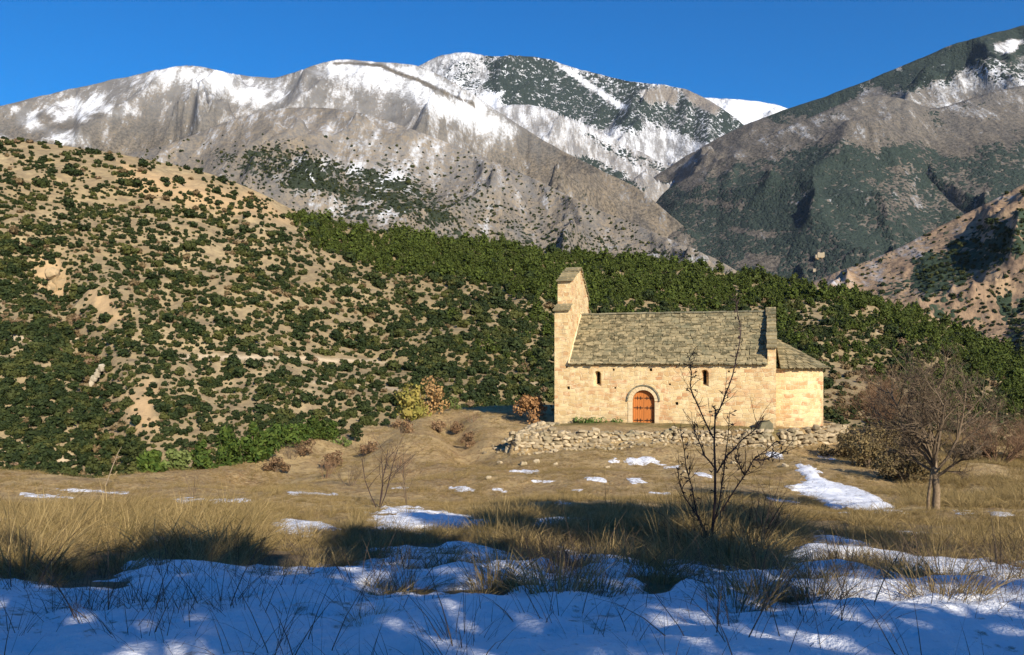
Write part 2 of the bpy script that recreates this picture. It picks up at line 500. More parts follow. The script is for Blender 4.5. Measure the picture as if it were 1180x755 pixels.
# the mountain on the right
crest_r = [(-300, 420, 4800), (600, 330, 4800), (700, 240, 4800), (735, 216, 4700), (780, 186, 4600), (820, 163, 4500), (860, 143, 4400), (900, 127, 4300), (940, 116, 4200), (1000, 92, 4100), (1050, 72, 4000), (1095, 52, 4000), (1130, 42, 4000), (1180, 29, 4000), (1300, 5, 4000), (1600, 20, 4000)]
L = Layer('wooded_mountain', crest_r, 1750, -220, 100, 760, seed=57, shape=0.92, nu=900, ny=230, crest_rough=0.8)
px, py = L.PX, L.PY
nz = fbm(px / 30, py / 20, 4)
forest = 1.0 * soft(px + 10 * nz, py + 8 * nz, [(880, 125), (1000, 84), (1100, 42), (1180, 20), (1400, -20), (1400, 110), (1180, 92), (1110, 88), (1040, 108), (1000, 104), (930, 138), (890, 142)], 6)
forest = mx(forest, 0.80 * soft(px + 12 * nz, py + 8 * nz, [(738, 226), (800, 208), (860, 186), (930, 166), (1000, 160), (1060, 164), (1110, 178), (1180, 150), (1500, 140), (1500, 420), (800, 420), (800, 270)], 8))
forest = forest * (1 - 0.45 * soft(px + 20 * nz, py + 16 * nz, [(1020, 210), (1100, 190), (1140, 230), (1080, 260), (1000, 250)], 18))
forest = mx(forest, 0.08 * np.ones_like(px))
snow = 0.20 - 0.004 * np.clip(py - 100, 0, 100)
snow = mx(snow, 0.55 * soft(px + 14 * nz, py + 8 * nz, [(1060, 96), (1110, 76), (1180, 66), (1300, 60), (1300, 110), (1180, 108), (1100, 118)], 9))
sp = soft(px + 6 * nz, py + 4 * nz, [(1146, 52), (1165, 46), (1182, 48), (1178, 58), (1150, 62)], 4)
snow = mx(snow, 0.75 * sp); forest = forest * (1 - sp)
forest = forest * (1 - 0.5 * soft(px + 14 * nz, py + 8 * nz, [(1060, 96), (1110, 76), (1180, 66), (1300, 60), (1300, 110), (1180, 108), (1100, 118)], 9))
clear = np.zeros_like(px)
for pl in ([(775, 228), (860, 236), (858, 240), (790, 233)], [(840, 262), (900, 268), (898, 274), (850, 268)], [(860, 292), (900, 296), (890, 312), (850, 305)], [(1120, 213), (1145, 215), (1142, 222), (1124, 221)]):
    clear = mx(clear, soft(px + 8 * nz, py + 3 * nz, pl, 3))
L.make(M_right, dict(snow=snow, forest=forest * (1 - 0.9 * clear), warm=0.2 + 0.5 * clear))
WOODED = L

# brown rounded hill below its summit
L = Layer('brown_shoulder', [(600, 420, 3300), (720, 300, 3300), (760, 222, 3300), (800, 200, 3250), (850, 172, 3200), (900, 150, 3150), (950, 128, 3100), (985, 113, 3050), (1010, 109, 3050), (1045, 114, 3050), (1075, 128, 3050), (1110, 116, 3050), (1150, 104, 3000), (1180, 98, 3000), (1350, 80, 3000), (1600, 80, 3000)], 1700, -260, 48, 520, seed=63, shape=0.95, px0=560, nu=600, ny=170)
px, py = L.PX, L.PY
nz = fbm(px / 30, py / 20, 4)
forest = 0.80 * soft(px + 14 * nz, py + 10 * nz, [(738, 226), (800, 210), (860, 190), (930, 172), (1000, 166), (1060, 166), (1110, 178), (1180, 156), (1500, 140), (1500, 420), (780, 420), (790, 270)], 8)
forest = forest * (1 - 0.4 * soft(px + 20 * nz, py + 16 * nz, [(1020, 210), (1100, 190), (1140, 230), (1080, 260), (1000, 250)], 18))
forest = mx(forest, 0.10 + 0.35 * soft(px + 8 * nz, py + 5 * nz, [(1060, 125), (1080, 130), (1090, 150), (1070, 145)], 6))
forest = forest * (1 - 0.9 * np.maximum.reduce([soft(px + 8 * nz, py + 3 * nz, pl, 3) for pl in ([(775, 228), (860, 236), (858, 240), (790, 233)], [(840, 262), (900, 268), (898, 274), (850, 268)], [(860, 292), (900, 296), (890, 312), (850, 305)], [(1120, 213), (1145, 215), (1142, 222), (1124, 221)])]))
L.make(M_right, dict(snow=0.14 - 0.002 * np.clip(py - 110, 0, 100), forest=forest, warm=0.15 * np.ones_like(px)))
BROWN = L

# nearer brown spur entering from the right
L = Layer('brown_spur', [(700, 430, 1050), (880, 352, 1050), (930, 328, 1050), (965, 313, 1040), (1000, 301, 1030), (1040, 284, 1020), (1080, 262, 1010), (1130, 238, 1000), (1180, 212, 980), (1300, 150, 950), (1600, 60, 950)], 520, -110, 26, 150, seed=71, shape=1.0, px0=640, nu=600, ny=170)
px, py = L.PX, L.PY
nz = fbm(px / 22, py / 14, 4)
forest = 0.95 * soft(px + 10 * nz, py + 8 * nz, [(1050, 305), (1090, 282), (1130, 268), (1180, 248), (1400, 160), (1400, 280), (1180, 292), (1130, 316), (1080, 340), (1050, 335)], 7)
forest = mx(forest, 0.8 * soft(px + 10 * nz, py + 8 * nz, [(1150, 350), (1200, 325), (1400, 300), (1400, 420), (1160, 420)], 7))
forest = mx(forest, 0.12 + 0.25 * soft(px, py, [(1000, 320), (1100, 330), (1250, 300), (1250, 400), (1000, 400)], 20))
SPUR = L
SPUR_FOREST = forest
L.make(M_spur, dict(snow=np.full(L.X.shape, 0.05), forest=forest * 0.9, warm=0.4 * np.ones_like(px)))

# ------------------------------------------------------------------ the scrub covered hill across the ravine
GULLY = [(40, 290), (70, 330), (92, 380), (112, 440), (122, 500), (135, 560)]
def gully(px, py):
    d = np.full(px.shape, 1e9)
    for (a, b), (c, e) in zip(GULLY[:-1], GULLY[1:]):
        t = np.clip(((px - a) * (c - a) + (py - b) * (e - b)) / ((c - a) ** 2 + (e - b) ** 2), 0, 1)
        d = np.minimum(d, np.hypot(px - a - t * (c - a), py - b - t * (e - b)))
    return -5.0 * np.exp(-(d / 28.0) ** 2)
crest_h = [(-420, 150, 300), (-150, 150, 300), (0, 159, 300), (60, 166, 300), (130, 176, 300), (200, 190, 300), (250, 202, 305), (300, 222, 310), (345, 246, 320), (400, 262, 335), (480, 273, 360), (560, 281, 380), (640, 291, 400), (760, 305, 415), (860, 318, 420), (930, 328, 420), (1000, 343, 415), (1060, 362, 405), (1120, 388, 395), (1180, 412, 385), (1300, 450, 370), (1600, 520, 350)]
HILL = Layer('hill', crest_h, [(-420, 105), (300, 105), (600, 125), (1600, 130)], -24, 5.0, 55, nu=900, ny=300, sm=5, shape=0.93, ridge=False, seed=83, gully=gully, back=0.35, crest_amp=0.15)
# extend the foot of the hill under the near ground
px, py = HILL.PX, HILL.PY
nz = fbm(px / 26, py / 16, 4)
bare = np.zeros_like(px)
for pl in ([(38, 300), (66, 296), (80, 330), (70, 345), (45, 330)], [(145, 460), (178, 440), (180, 500), (150, 505)], [(100, 330), (135, 345), (140, 375), (115, 375)], [(140, 190), (300, 225), (340, 260), (240, 240), (140, 215)]):
    bare = mx(bare, soft(px + 10 * nz, py + 8 * nz, pl, 8))
trk = np.zeros_like(px)
for pl in ([(205, 409), (330, 410), (450, 417), (450, 420), (330, 415), (205, 414)], [(360, 440), (470, 447), (620, 440), (620, 443), (470, 451), (360, 443)], [(1010, 381), (1045, 375), (1085, 371), (1085, 374), (1045, 379), (1010, 386)], [(0, 384), (90, 390), (90, 394), (0, 390)], [(0, 520), (160, 530), (160, 536), (0, 527)]):
    trk = mx(trk, soft(px, py + 2 * nz, pl, 1.6))
mh = NT('dry_hillside', 0.95)
p = mh.pos()
n1 = mh.noise(p, 1 / 22.0, 6, 0.6); n2 = mh.noise(p, 1 / 3.0, 6, 0.65)
c = mh.mix(mh.rng(n1, 0.35, 0.65), (0.32, 0.240, 0.125), (0.44, 0.345, 0.195))
c = mh.mix(mh.rng(n2, 0.35, 0.7), (0.20, 0.15, 0.09), c)
c = mh.mix(mh.math('MULTIPLY', mh.attr('bare'), 0.75), c, (0.47, 0.32, 0.17))
c = mh.mix(mh.attr('track'), c, (0.50, 0.40, 0.27))
c = mh.mix(mh.math('MULTIPLY', mh.attr('green'), 0.35), c, (0.17, 0.13, 0.06))
mh.color(c)
mh.bump(mh.math('ADD', n1, mh.math('MULTIPLY', n2, 0.6)), 0.7, 1.2)
green = soft(px, py, [(420, 250), (1200, 380), (1400, 480), (1400, 560), (430, 500), (420, 380)], 60)
HILL.make(mh.m, dict(bare=bare, track=trk, green=green))

# ------------------------------------------------------------------ the near ground
TP = np.array([(-420, 26, 560), (0, 28, 558), (120, 29, 558), (200, 31, 553), (262, 34, 541), (300, 38, 524), (330, 42, 508), (374, 46, 500), (411, 50, 492), (448, 55, 478), (500, 60, 471), (537, 62, 468), (637, 62, 466), (700, 62, 466), (900, 60, 480), (966, 58, 492), (1010, 52, 497), (1080, 46, 505), (1180, 42, 520), (1600, 42, 560)], float)
_u = np.linspace(-3, 3, 3000)
_pxs = CX + F * _u
_yc = smooth1(np.interp(_pxs, TP[:, 0], TP[:, 1]), 12)
_zc = smooth1((HZ - np.interp(_pxs, TP[:, 0], TP[:, 2])) / F * np.interp(_pxs, TP[:, 0], TP[:, 1]), 12)
PRY = np.array([-80, -40, -10, 0, 4, 8, 12, 16, 20, 26, 32, 40, 60, 200.0])
PRZ = np.array([2.5, 0.5, -1.45, -1.6, -1.66, -2.12, -2.75, -3.3, -3.78, -4.32, -4.62, -4.78, -4.8, -4.8])
_py = np.linspace(-80, 200, 2801)
_pz = smooth1(np.interp(_py, PRY, PRZ), 14)
# chapel frame
TH = R(17.0)
EX = Vector((math.cos(TH), -math.sin(TH), 0)); EY = Vector((math.sin(TH), math.cos(TH), 0))
CH0 = Vector((49 / F * 48.0, 48.0, 0.0))
CH_BASE = -3.62
def chl(a, b, z=0.0): return CH0 + EX * a + EY * b + Vector((0, 0, z))
def s_of(px):                 # distance along the facade for a photo column
    k = (px - CX) / F
    return (k * CH0.y - CH0.x) / (EX.x - k * EX.y)
W1, W2, W3 = Vector((-0.05, 40.6, 0)), Vector((13.9, 42.6, 0)), Vector((18.0, 44.6, 0))
TERR = [(W1.x, W1.y), (W2.x, W2.y), (W3.x, W3.y), (20.0, 49.0), (19.0, 57.0), (3.0, 60.0), (2.2, 50.0), (1.6, 47.4)]

def ground_z(x, y, detail=True):
    x = np.asarray(x, float); y = np.asarray(y, float)
    u = np.clip(x / np.maximum(y, 7.0), -2.9, 2.9)
    yc = np.interp(u, _u, _yc); zc = np.interp(u, _u, _zc)
    zf = np.interp(y, _py, _pz)
    w = sstep(0.5, 1.0, y / yc)
    z = zf * (1 - w) + zc * w
    d = np.clip(y - yc, 0, None)
    z = z - np.where(d < 12, 0.03 * d * d, 4.32 + 0.72 * (d - 12))
    z = np.maximum(z, -40)
    near = np.exp(-np.maximum(y - 4, 0) / 30.0)
    if detail:
        z = z + 0.10 * fbm(x / 4.0, y / 4.0, 3) * sstep(3, 9, y) + 0.035 * fbm(x / 0.8 + 5, y / 0.8, 3) * sstep(1, 5, y)
        z = z + 0.34 * fbm(x / 9.0 + 3, y / 9.0, 2) * sstep(14, 30, y) + 0.16 * fbm(x / 3.1 + 8, y / 3.1, 3) * sstep(20, 34, y)
        gxl = -2.2 - (y - 40) * 0.16
        z = z - 0.85 * np.exp(-((x - gxl) / 1.1) ** 2) * sstep(32, 42, y) * (1 - sstep(52, 58, y))
        z = z - 0.9 * np.exp(-((x + 9.5 - (y - 36) * 0.1) / 2.6) ** 2) * sstep(27, 36, y)
        z = z + 0.5 * np.exp(-((x + 5.6) / 1.8) ** 2) * sstep(34, 44, y)
    t = sstep(-0.20, 0.10, poly_sd(x, y, TERR))
    pd = poly_sd(x, y, TERR)
    z = z + (0.30 * sstep(2, 8, x) - 0.22 * (1 - sstep(0, 4, x))) * np.exp(-(np.clip(-pd, 0, 99) / 2.2) ** 2) * (y < 47)
    zt = -3.74 + 0.05 * np.clip(pd, 0, 4) + 0.05 * fbm(x / 1.3, y / 1.3, 3)
    z = z * (1 - t) + np.maximum(zt, -9) * t
    return z
def gz(x, y): return float(ground_z(np.array([x]), np.array([y]))[0])
def ground_hit(px, py):
    """first point of the near ground under a photo pixel"""
    ys = np.concatenate([np.linspace(3.0, 30, 500), np.linspace(30.1, 75, 450)])
    k = (px - CX) / F
    zs = ground_z(k * ys, ys)
    pr = HZ - F * zs / ys
    j = np.argmax(pr <= py)
    if pr[j] > py: return None
    return Vector((k * ys[j], ys[j], zs[j]))

ns = 620
sx = np.linspace(-1, 1, ns)
gxs = 150 * np.sinh(4.2 * sx) / np.sinh(4.2)
gys = np.concatenate([np.linspace(-80, 2, 60)[:-1], 2 + (np.exp(np.linspace(0, math.log(119), 560)) - 1) * 1.0])
GXX, GYY = np.meshgrid(gxs, gys, indexing='ij')
GZZ = ground_z(GXX, GYY)
with np.errstate(divide='ignore', invalid='ignore'):
    gpx = np.where(GYY > 1.5, CX + F * GXX / np.maximum(GYY, 1.5), 9999)
    gpy = np.where(GYY > 1.5, HZ - F * GZZ / np.maximum(GYY, 1.5), 9999)

mg = NT('dry_meadow', 0.95)
p = mg.pos()
n0 = mg.noise(p, 0.16, 5, 0.6); n1 = mg.noise(p, 0.9, 6, 0.65); n2 = mg.noise(p, 9.0, 5, 0.7)
n3 = mg.noise(p, 3.2, 6, 0.7)
c = mg.mix(mg.rng(n0, 0.38, 0.62), (0.42, 0.275, 0.115), (0.58, 0.42, 0.20))
c = mg.mix(mg.rng(n1, 0.45, 0.66), c, (0.28, 0.175, 0.08))
c = mg.mix(mg.rng(n3, 0.50, 0.62, 0, 0.75), c, (0.19, 0.12, 0.055))
c = mg.mix(mg.rng(n2, 0.46, 0.68), c, (0.52, 0.39, 0.21))
c = mg.mix(mg.math('MULTIPLY', mg.attr('soil'), mg.rng(n1, 0.2, 0.7, 0.5, 1.0)), c, (0.20, 0.145, 0.085))
c = mg.mix(mg.math('MULTIPLY', mg.attr('sward'), mg.rng(n1, 0.35, 0.6, 0.3, 0.9)), c, (0.16, 0.145, 0.05))
mg.color(c)
mg.bump(mg.math('ADD', mg.math('MULTIPLY', n1, 1.5), mg.math('ADD', n2, n3)), 1.0, 0.16)
me, _ = grid_mesh('ground', GXX, GYY, GZZ)
soil = 1 - sstep(14, 22, GYY)
fattr(me, 'soil', soil)
fattr(me, 'sward', soft(GXX, GYY, [(2.3, 45.5), (14.6, 42.6), (14.8, 44.4), (2.4, 48.2)], 0.5))
me.materials.append(mg.m)
ground = link(bpy.data.objects.new('ground', me)); ground['kind'] = 'structure'

# valley floor sheet reaching the horizon
mv = NT('valley_floor', 0.95)
mv.color(mv.mix(mv.noise(mv.pos(), 1 / 60.0, 6), (0.10, 0.10, 0.06), (0.28, 0.22, 0.14)))
b = MB(); b.add([(-14000, -14000, -290), (14000, -14000, -290), (14000, 14000, -290), (-14000, 14000, -290)], [(0, 1, 2, 3)])
vf = b.build('valley_floor', mv.m); vf['kind'] = 'structure'

# ------------------------------------------------------------------ snow lying on the near ground
SNOW_POLY = [
    [(-5000, 672), (0, 664), (70, 672), (138, 670), (150, 648), (230, 642), (300, 655), (360, 652), (400, 648), (440, 632), (510, 634), (540, 624), (600, 640), (650, 632), (720, 638), (760, 655), (790, 640), (830, 655), (880, 652), (908, 640), (915, 616), (960, 612), (1010, 628), (1060, 640), (1130, 648), (1180, 640), (6000, 640), (6000, 9000), (-5000, 9000)],
    [(308, 600), (350, 597), (392, 608), (392, 616), (350, 618), (310, 610)],
    [(418, 600), (460, 587), (520, 590), (575, 600), (560, 618), (500, 616), (440, 612)],
    [(-20, 597), (60, 598), (105, 602), (100, 609), (40, 607), (-20, 611)],
    [(170, 618), (195, 615), (200, 622), (172, 626)],
    [(600, 598), (650, 594), (720, 600), (700, 609), (620, 610)],
    [(912, 534), (936, 536), (952, 552), (1000, 566), (1034, 586), (1010, 592), (960, 589), (938, 574), (905, 566), (930, 556)],
    [(1024, 609), (1070, 613), (1116, 618), (1118, 625), (1060, 623), (1030, 616)],
    [(588, 541), (622, 541), (622, 546), (590, 546)], [(720, 527), (755, 527), (760, 535), (724, 537)], [(722, 551), (745, 552), (745, 558), (724, 557)],
    [(672, 549), (700, 551), (698, 555), (674, 553)], [(700, 530), (715, 529), (716, 534), (702, 534)], [(760, 536), (785, 535), (784, 539), (762, 540)], [(610, 552), (640, 553), (638, 556), (612, 556)], [(800, 545), (822, 546), (820, 550), (803, 549)], [(745, 566), (775, 567), (772, 570), (748, 570)], [(940, 522), (962, 524), (960, 529), (942, 528)], [(450, 562), (478, 562), (476, 565), (452, 565)], [(1095, 588), (1122, 589), (1120, 593), (1096, 592)],  [(882, 572), (920, 577), (925, 581), (884, 577)], [(515, 560), (545, 562), (545, 566), (517, 565)],
    [(568, 562), (582, 563), (580, 567), (568, 566)], [(655, 562), (672, 562), (672, 567), (656, 566)], [(1140, 590), (1170, 591), (1168, 596), (1142, 596)],
    [(880, 520), (905, 524), (900, 530), (884, 526)], [(20, 568), (90, 572), (88, 575), (22, 572)], [(60, 562), (150, 566), (150, 569), (62, 566)], [(330, 566), (390, 568), (390, 572), (332, 571)],
    [(200, 575), (290, 574), (288, 578), (202, 580)], [(640, 578), (660, 579), (660, 582), (640, 582)],
]
nzs = fbm(GXX / 1.1, GYY / 1.1, 4) + 0.55 * fbm(GXX / 0.28 + 4, GYY / 0.5, 3)
sd = np.full(GXX.shape, -1e9)
sel = (GYY > 2.5) & (GYY < 46)
for i, pl in enumerate(SNOW_POLY):
    amp_ = 10.0 if i in (0, 1, 2, 3, 6) else 3.5
    sd[sel] = np.maximum(sd[sel], poly_sd(gpx[sel] + amp_ * 1.6 * nzs[sel], gpy[sel] + amp_ * 0.7 * nzs[sel], pl) - (0.1 if i > 6 else 0.0))
hole = fbm(GXX / 0.9 + 21, GYY / 0.9, 4)
sd = np.where((gpy < 705) & (gpy > 610) & (gpx > 360), np.minimum(sd, (0.66 - 0.5 * sstep(700, 640, gpy) * (0.6 + 0.4 * (gpx > 560)) - hole) * 40), sd)
sd = np.where(GYY <= 2.5, 100.0, sd)
sd = np.where((GYY <= 2.5) & (GYY < -12), 100.0, sd)
metres = sd * np.maximum(GYY, 2) / F                 # rough distance in metres inside the patch edge
thick = np.clip(metres * 0.9, -0.25, 1) 
depth = 0.10 * (1 - np.exp(-np.clip(thick, 0, 9) / 0.12)) + np.clip(thick, -0.3, 0) * 0.8
depth = depth + np.where(sd > 0, 1, 0) * (0.06 * fbm(GXX / 1.3 + 9, GYY / 1.3, 3) + 0.035 * fbm(GXX / 0.34, GYY / 0.34, 4)) * np.clip(thick / 0.2, 0, 1)
depth = np.where(thick > 0.06, np.maximum(depth, 0.03), depth)
SZ = GZZ + depth - 0.004
keep = depth > -0.02
me, _ = grid_mesh('snow', GXX, GYY, SZ, keep=keep)
ms = NT('old_snow', 0.65)
p = ms.pos()
a = ms.noise(p, 3.0, 6, 0.6); b2 = ms.noise(p, 26.0, 4, 0.6)
c = ms.mix(ms.rng(a, 0.35, 0.7), (0.80, 0.82, 0.86), (0.88, 0.89, 0.91))
c = ms.mix(ms.rng(b2, 0.66, 0.78, 0, 0.5), c, (0.35, 0.29, 0.20))
lit_ = ms.noise(p, 7.0, 6, 0.75)
lt = ms.math('ADD', lit_, ms.rng(ms.attr('thk'), 0.015, 0.12, 0.16, 0.0))
c = ms.mix(ms.rng(lt, 0.62, 0.72, 0, 0.8), c, (0.24, 0.18, 0.11))
ms.color(c)
ms.b.inputs['Specular IOR Level'].default_value = 0.3
ms.bump(ms.math('ADD', a, ms.math('MULTIPLY', b2, 0.4)), 0.9, 0.08)
fattr(me, 'thk', depth.reshape(-1)[_])
me.materials.append(ms.m)
snow_o = link(bpy.data.objects.new('snow', me)); snow_o['kind'] = 'structure'

# ------------------------------------------------------------------ instancing of things nobody could count
def scatter(name, pts, scl, rot, idx, templates, kind='stuff'):
    me = bpy.data.meshes.new(name)
    me.vertices.add(len(pts)); me.vertices.foreach_set('co', np.asarray(pts, np.float32).ravel())
    fattr(me, 'scl', scl); fattr(me, 'rot', rot)
    a = me.attributes.new('idx', 'INT', 'POINT'); a.data.foreach_set('value', np.asarray(idx, np.int32))
    o = link(bpy.data.objects.new(name, me)); o['kind'] = kind
    tc = bpy.data.collections.new(name + '_kinds')
    for t in templates: tc.objects.link(t)
    ng = bpy.data.node_groups.new(name, 'GeometryNodeTree')
    ng.interface.new_socket('Geometry', in_out='INPUT', socket_type='NodeSocketGeometry')
    ng.interface.new_socket('Geometry', in_out='OUTPUT', socket_type='NodeSocketGeometry')
    N, K = ng.nodes, ng.links
    gi = N.new('NodeGroupInput'); go = N.new('NodeGroupOutput')
    ip = N.new('GeometryNodeInstanceOnPoints'); ci = N.new('GeometryNodeCollectionInfo')
    ci.inputs['Collection'].default_value = tc
    ci.inputs['Separate Children'].default_value = True
    ci.inputs['Reset Children'].default_value = True
    ip.inputs['Pick Instance'].default_value = True
    def na(nm, ty):
        n = N.new('GeometryNodeInputNamedAttribute'); n.data_type = ty; n.inputs[0].default_value = nm
        return n.outputs[0]
    cx = N.new('ShaderNodeCombineXYZ'); K.new(na('rot', 'FLOAT'), cx.inputs[2])
    K.new(gi.outputs[0], ip.inputs['Points']); K.new(ci.outputs[0], ip.inputs['Instance'])
    K.new(na('idx', 'INT'), ip.inputs['Instance Index'])
    K.new(cx.outputs[0], ip.inputs['Rotation']); K.new(na('scl', 'FLOAT'), ip.inputs['Scale'])
    K.new(ip.outputs[0], go.inputs[0])
    md = o.modifiers.new('scatter', 'NODES'); md.node_group = ng
    return o

rnd = random.Random(5)
def rv(r=rnd):
    while True:
        v = Vector((r.uniform(-1, 1), r.uniform(-1, 1), r.uniform(-1, 1)))
        if 0.05 < v.length < 1: return v.normalized()

def leaf_quads(mb, r, lobes, n, size, elong=1.5, inner=0.45):
    """small leaf sprays spread through the lobes of a crown"""
    wts = [l[1] ** 2 for l in lobes]
    for _ in range(n):
        c, rad = r.choices(lobes, wts)[0][:2]
        d = rv(r); k = inner + (1.08 - inner) * r.random() ** 0.6
        p = Vector(c) + d * rad * k
        if p.z < 0.02: p.z = 0.02 + r.random() * 0.1
        nrm = (d + rv(r) * 0.9).normalized()
        a = nrm.cross(rv(r))
        if a.length < 1e-3: continue
        a.normalize(); b = nrm.cross(a)
        s = size * r.uniform(0.6, 1.35)
        q = [p - a * s * elong * 0.5, p - b * s * 0.5 + nrm * s * 0.15, p + a * s * elong * 0.5, p + b * s * 0.5 - nrm * s * 0.1]
        mb.add(q, [(0, 1, 2, 3)])

def blob(mb, c, rad, r, sub=1, squash=0.85, jitter=0.2):
    bm = bmesh.new(); bmesh.ops.create_icosphere(bm, subdivisions=sub, radius=1.0)
    vs = [Vector((v.co.x, v.co.y, v.co.z * squash)) * rad * r.uniform(1 - jitter, 1 + jitter) + Vector(c) for v in bm.verts]
    mb.add(vs, [tuple(v.index for v in f.verts) for f in bm.faces])
    bm.free()

def shrub_template(name, seed, mat, nleaf=230, size=0.30, spread=0.75, tall=0.8):
    r = random.Random(seed); mb = MB(); lobes = []
    for k in range(r.randint(4, 7)):
        a = r.uniform(0, 6.28); d = r.uniform(0, spread)
        rad = r.uniform(0.38, 0.62)
        lobes.append(((math.cos(a) * d, math.sin(a) * d, rad * 0.75 + r.uniform(0, 0.45) * tall), rad))
    lobes.append(((0, 0, 0.6 * tall + 0.1), 0.6))
    for c, rad in lobes: blob(mb, c, rad * 0.72, r, 1)
    leaf_quads(mb, r, lobes, nleaf, size)
    return mb.build(name, mat, link_it=False)

def pine_template(name, seed, mat):
    r = random.Random(seed); mb = MB()
    mb.tube([(0, 0, -0.2), (0, 0, 0.55)], [0.045, 0.02], 5)
    tiers = r.randint(5, 7)
    lobes = []
    for k in range(tiers):
        t = k / (tiers - 1)
        z = 0.22 + 0.66 * t; rr = 0.27 * (1 - t) ** 0.75 + 0.05
        for j in range(5 if t < 0.7 else 2):
            a = r.uniform(0, 6.28)
            lobes.append(((math.cos(a) * rr * 0.7, math.sin(a) * rr * 0.7, z + r.uniform(-0.05, 0.05)), rr * 0.62))
    for c, rad in lobes[::2]: blob(mb, c, rad * 0.7, r, 1, 0.7)
    leaf_quads(mb, r, lobes, 260, 0.085, 1.8)
    return mb.build(name, mat, link_it=False)

M_oak = leaf_mat('evergreen_oak_leaves', (0.012, 0.022, 0.007), (0.040, 0.055, 0.016), (0.060, 0.062, 0.016))
M_pine = leaf_mat('pine_needles', (0.024, 0.040, 0.007), (0.088, 0.112, 0.018), (0.045, 0.056, 0.012))
M_brown = leaf_mat('dry_scrub_leaves', (0.12, 0.085, 0.04), (0.20, 0.14, 0.07), (0.15, 0.10, 0.06))
oak_t = [shrub_template('scrub_kind', 100 + i, M_oak) for i in range(7)]
pine_t = [pine_template('pine_kind', 200 + i, M_pine) for i in range(6)]
brown_t = [shrub_template('dry_shrub_kind', 300 + i, M_brown, nleaf=170) for i in range(4)]

def dart(region, density, radius, n, seed, sep=0.8):
    """points in a region of the hillside, kept apart by their own size"""
    r = np.random.RandomState(seed); x0, y0, x1, y1 = region
    P = np.stack([r.uniform(x0, x1, n), r.uniform(y0, y1, n)], 1)
    D = density(P[:, 0], P[:, 1])
    ok = r.rand(n) < D
    P = P[ok]; RR = radius(P[:, 0], P[:, 1], r); SEP = sep * (1 - 0.5 * sstep(0.75, 1.0, D[ok]))
    cell = {}; out = []; cs = 14.0
    for i in range(len(P)):
        x, y = P[i]; q = RR[i]; cxk, cyk = int(x // cs), int(y // cs)
        bad = False
        for ax in range(cxk - 1, cxk + 2):
            for ay in range(cyk - 1, cyk + 2):
                for (a, b_, c_) in cell.get((ax, ay), ()):
                    if (a - x) ** 2 + ((b_ - y) * 1.5) ** 2 < (SEP[i] * (q + c_)) ** 2: bad = True; break
                if bad: break
            if bad: break
        if bad: continue
        cell.setdefault((cxk, cyk), []).append((x, y, q)); out.append((x, y, q))
    return out

PINE_POLY = [(335, 238), (345, 240), (420, 255), (640, 285), (900, 312), (1000, 336), (1180, 405), (1400, 470), (1400, 560), (1180, 470), (1120, 425), (1060, 390), (980, 352), (900, 345), (800, 348), (690, 345), (600, 335), (520, 318), (430, 305), (370, 285), (340, 262)]
def dens_oak(x, y):
    n = fbm(x / 34.0, y / 15.0, 4)
    d = np.full(x.shape, 0.56)
    d = mx(d, 0.95 * soft(x, y, [(-300, 245), (30, 262), (70, 350), (130, 480), (210, 545), (150, 600), (-300, 600)], 22))
    d = mx(d, 0.88 * soft(x, y, [(430, 300), (700, 330), (1000, 350), (1200, 420), (1200, 520), (470, 500), (440, 400)], 30) * 0.98)
    d = d * (1 - 0.55 * soft(x, y, [(-300, 140), (330, 200), (350, 262), (200, 235), (-300, 200)], 14))
    d = d + 0.80 * n
    d = d * (1 - 0.85 * soft(x, y, [(960, 380), (1010, 415), (1010, 470), (950, 470)], 16))
    for pl in ([(36, 300), (66, 294), (82, 330), (72, 350), (45, 335)], [(145, 455), (178, 438), (182, 505), (150, 505)], [(98, 328), (135, 343), (142, 378), (113, 378)]):
        d = d * (1 - 0.9 * soft(x, y, pl, 5))
    t = (x - 205) / 245.0
    d = d * (1 - 0.85 * ((np.abs(y - (411.5 + 5 * t)) < 3.2) & (x > 205) & (x < 470)))
    d = d * (1 - 0.9 * ((np.abs(y - (384 - (x - 1010) * 0.15)) < 3.5) & (x > 1005) & (x < 1090)))
    d = d * (1 - 0.9 * soft(x, y, PINE_POLY, 5))
    return np.clip(d, 0, 1)
def rad_oak(x, y, r):
    k = 2.95 + 1.55 * sstep(200, 470, y)
    k = k * np.where(x > 640, 0.85, 1.0)
    k = k * (1 + 0.35 * soft(x, y, [(-300, 380), (60, 380), (130, 480), (210, 545), (150, 600), (-300, 600)], 25))
    return np.clip(k * np.exp(r.randn(len(x)) * 0.52), 1.2, 9.5)
PINE_LOW = [(400, 300), (520, 318), (690, 345), (900, 345), (1000, 352), (1200, 430), (1400, 560), (1200, 520), (1100, 470), (960, 420), (700, 400), (600, 420), (520, 400), (440, 350)]
def dens_pine(x, y): return np.clip(0.10 * soft(x, y, PINE_LOW, 14) * sstep(500, 700, x) * (0.7 + 2.2 * fbm(x / 40, y / 16, 3)) + 1.1 * soft(x, y + 7 * fbm(x / 25., y / 25., 3), PINE_POLY, 9) * (0.45 + 0.55 * sstep(335, 440, x)) * (0.75 + 0.9 * fbm(x / 30, y / 12, 3)), 0, 1)
def rad_pine(x, y, r): return np.clip(3.0 * np.exp(r.randn(len(x)) * 0.36), 1.7, 6.5)

def near_top(px):
    return np.interp(px, TP[:, 0], TP[:, 2])
def hidden(px, py):
    if not (-4 < px < 1184): return True
    if py > near_top(px) + 3: return True
    if 640 < px < 676 and 312 < py: return True
    if 655 < px < 948 and 362 < py: return True
    return False

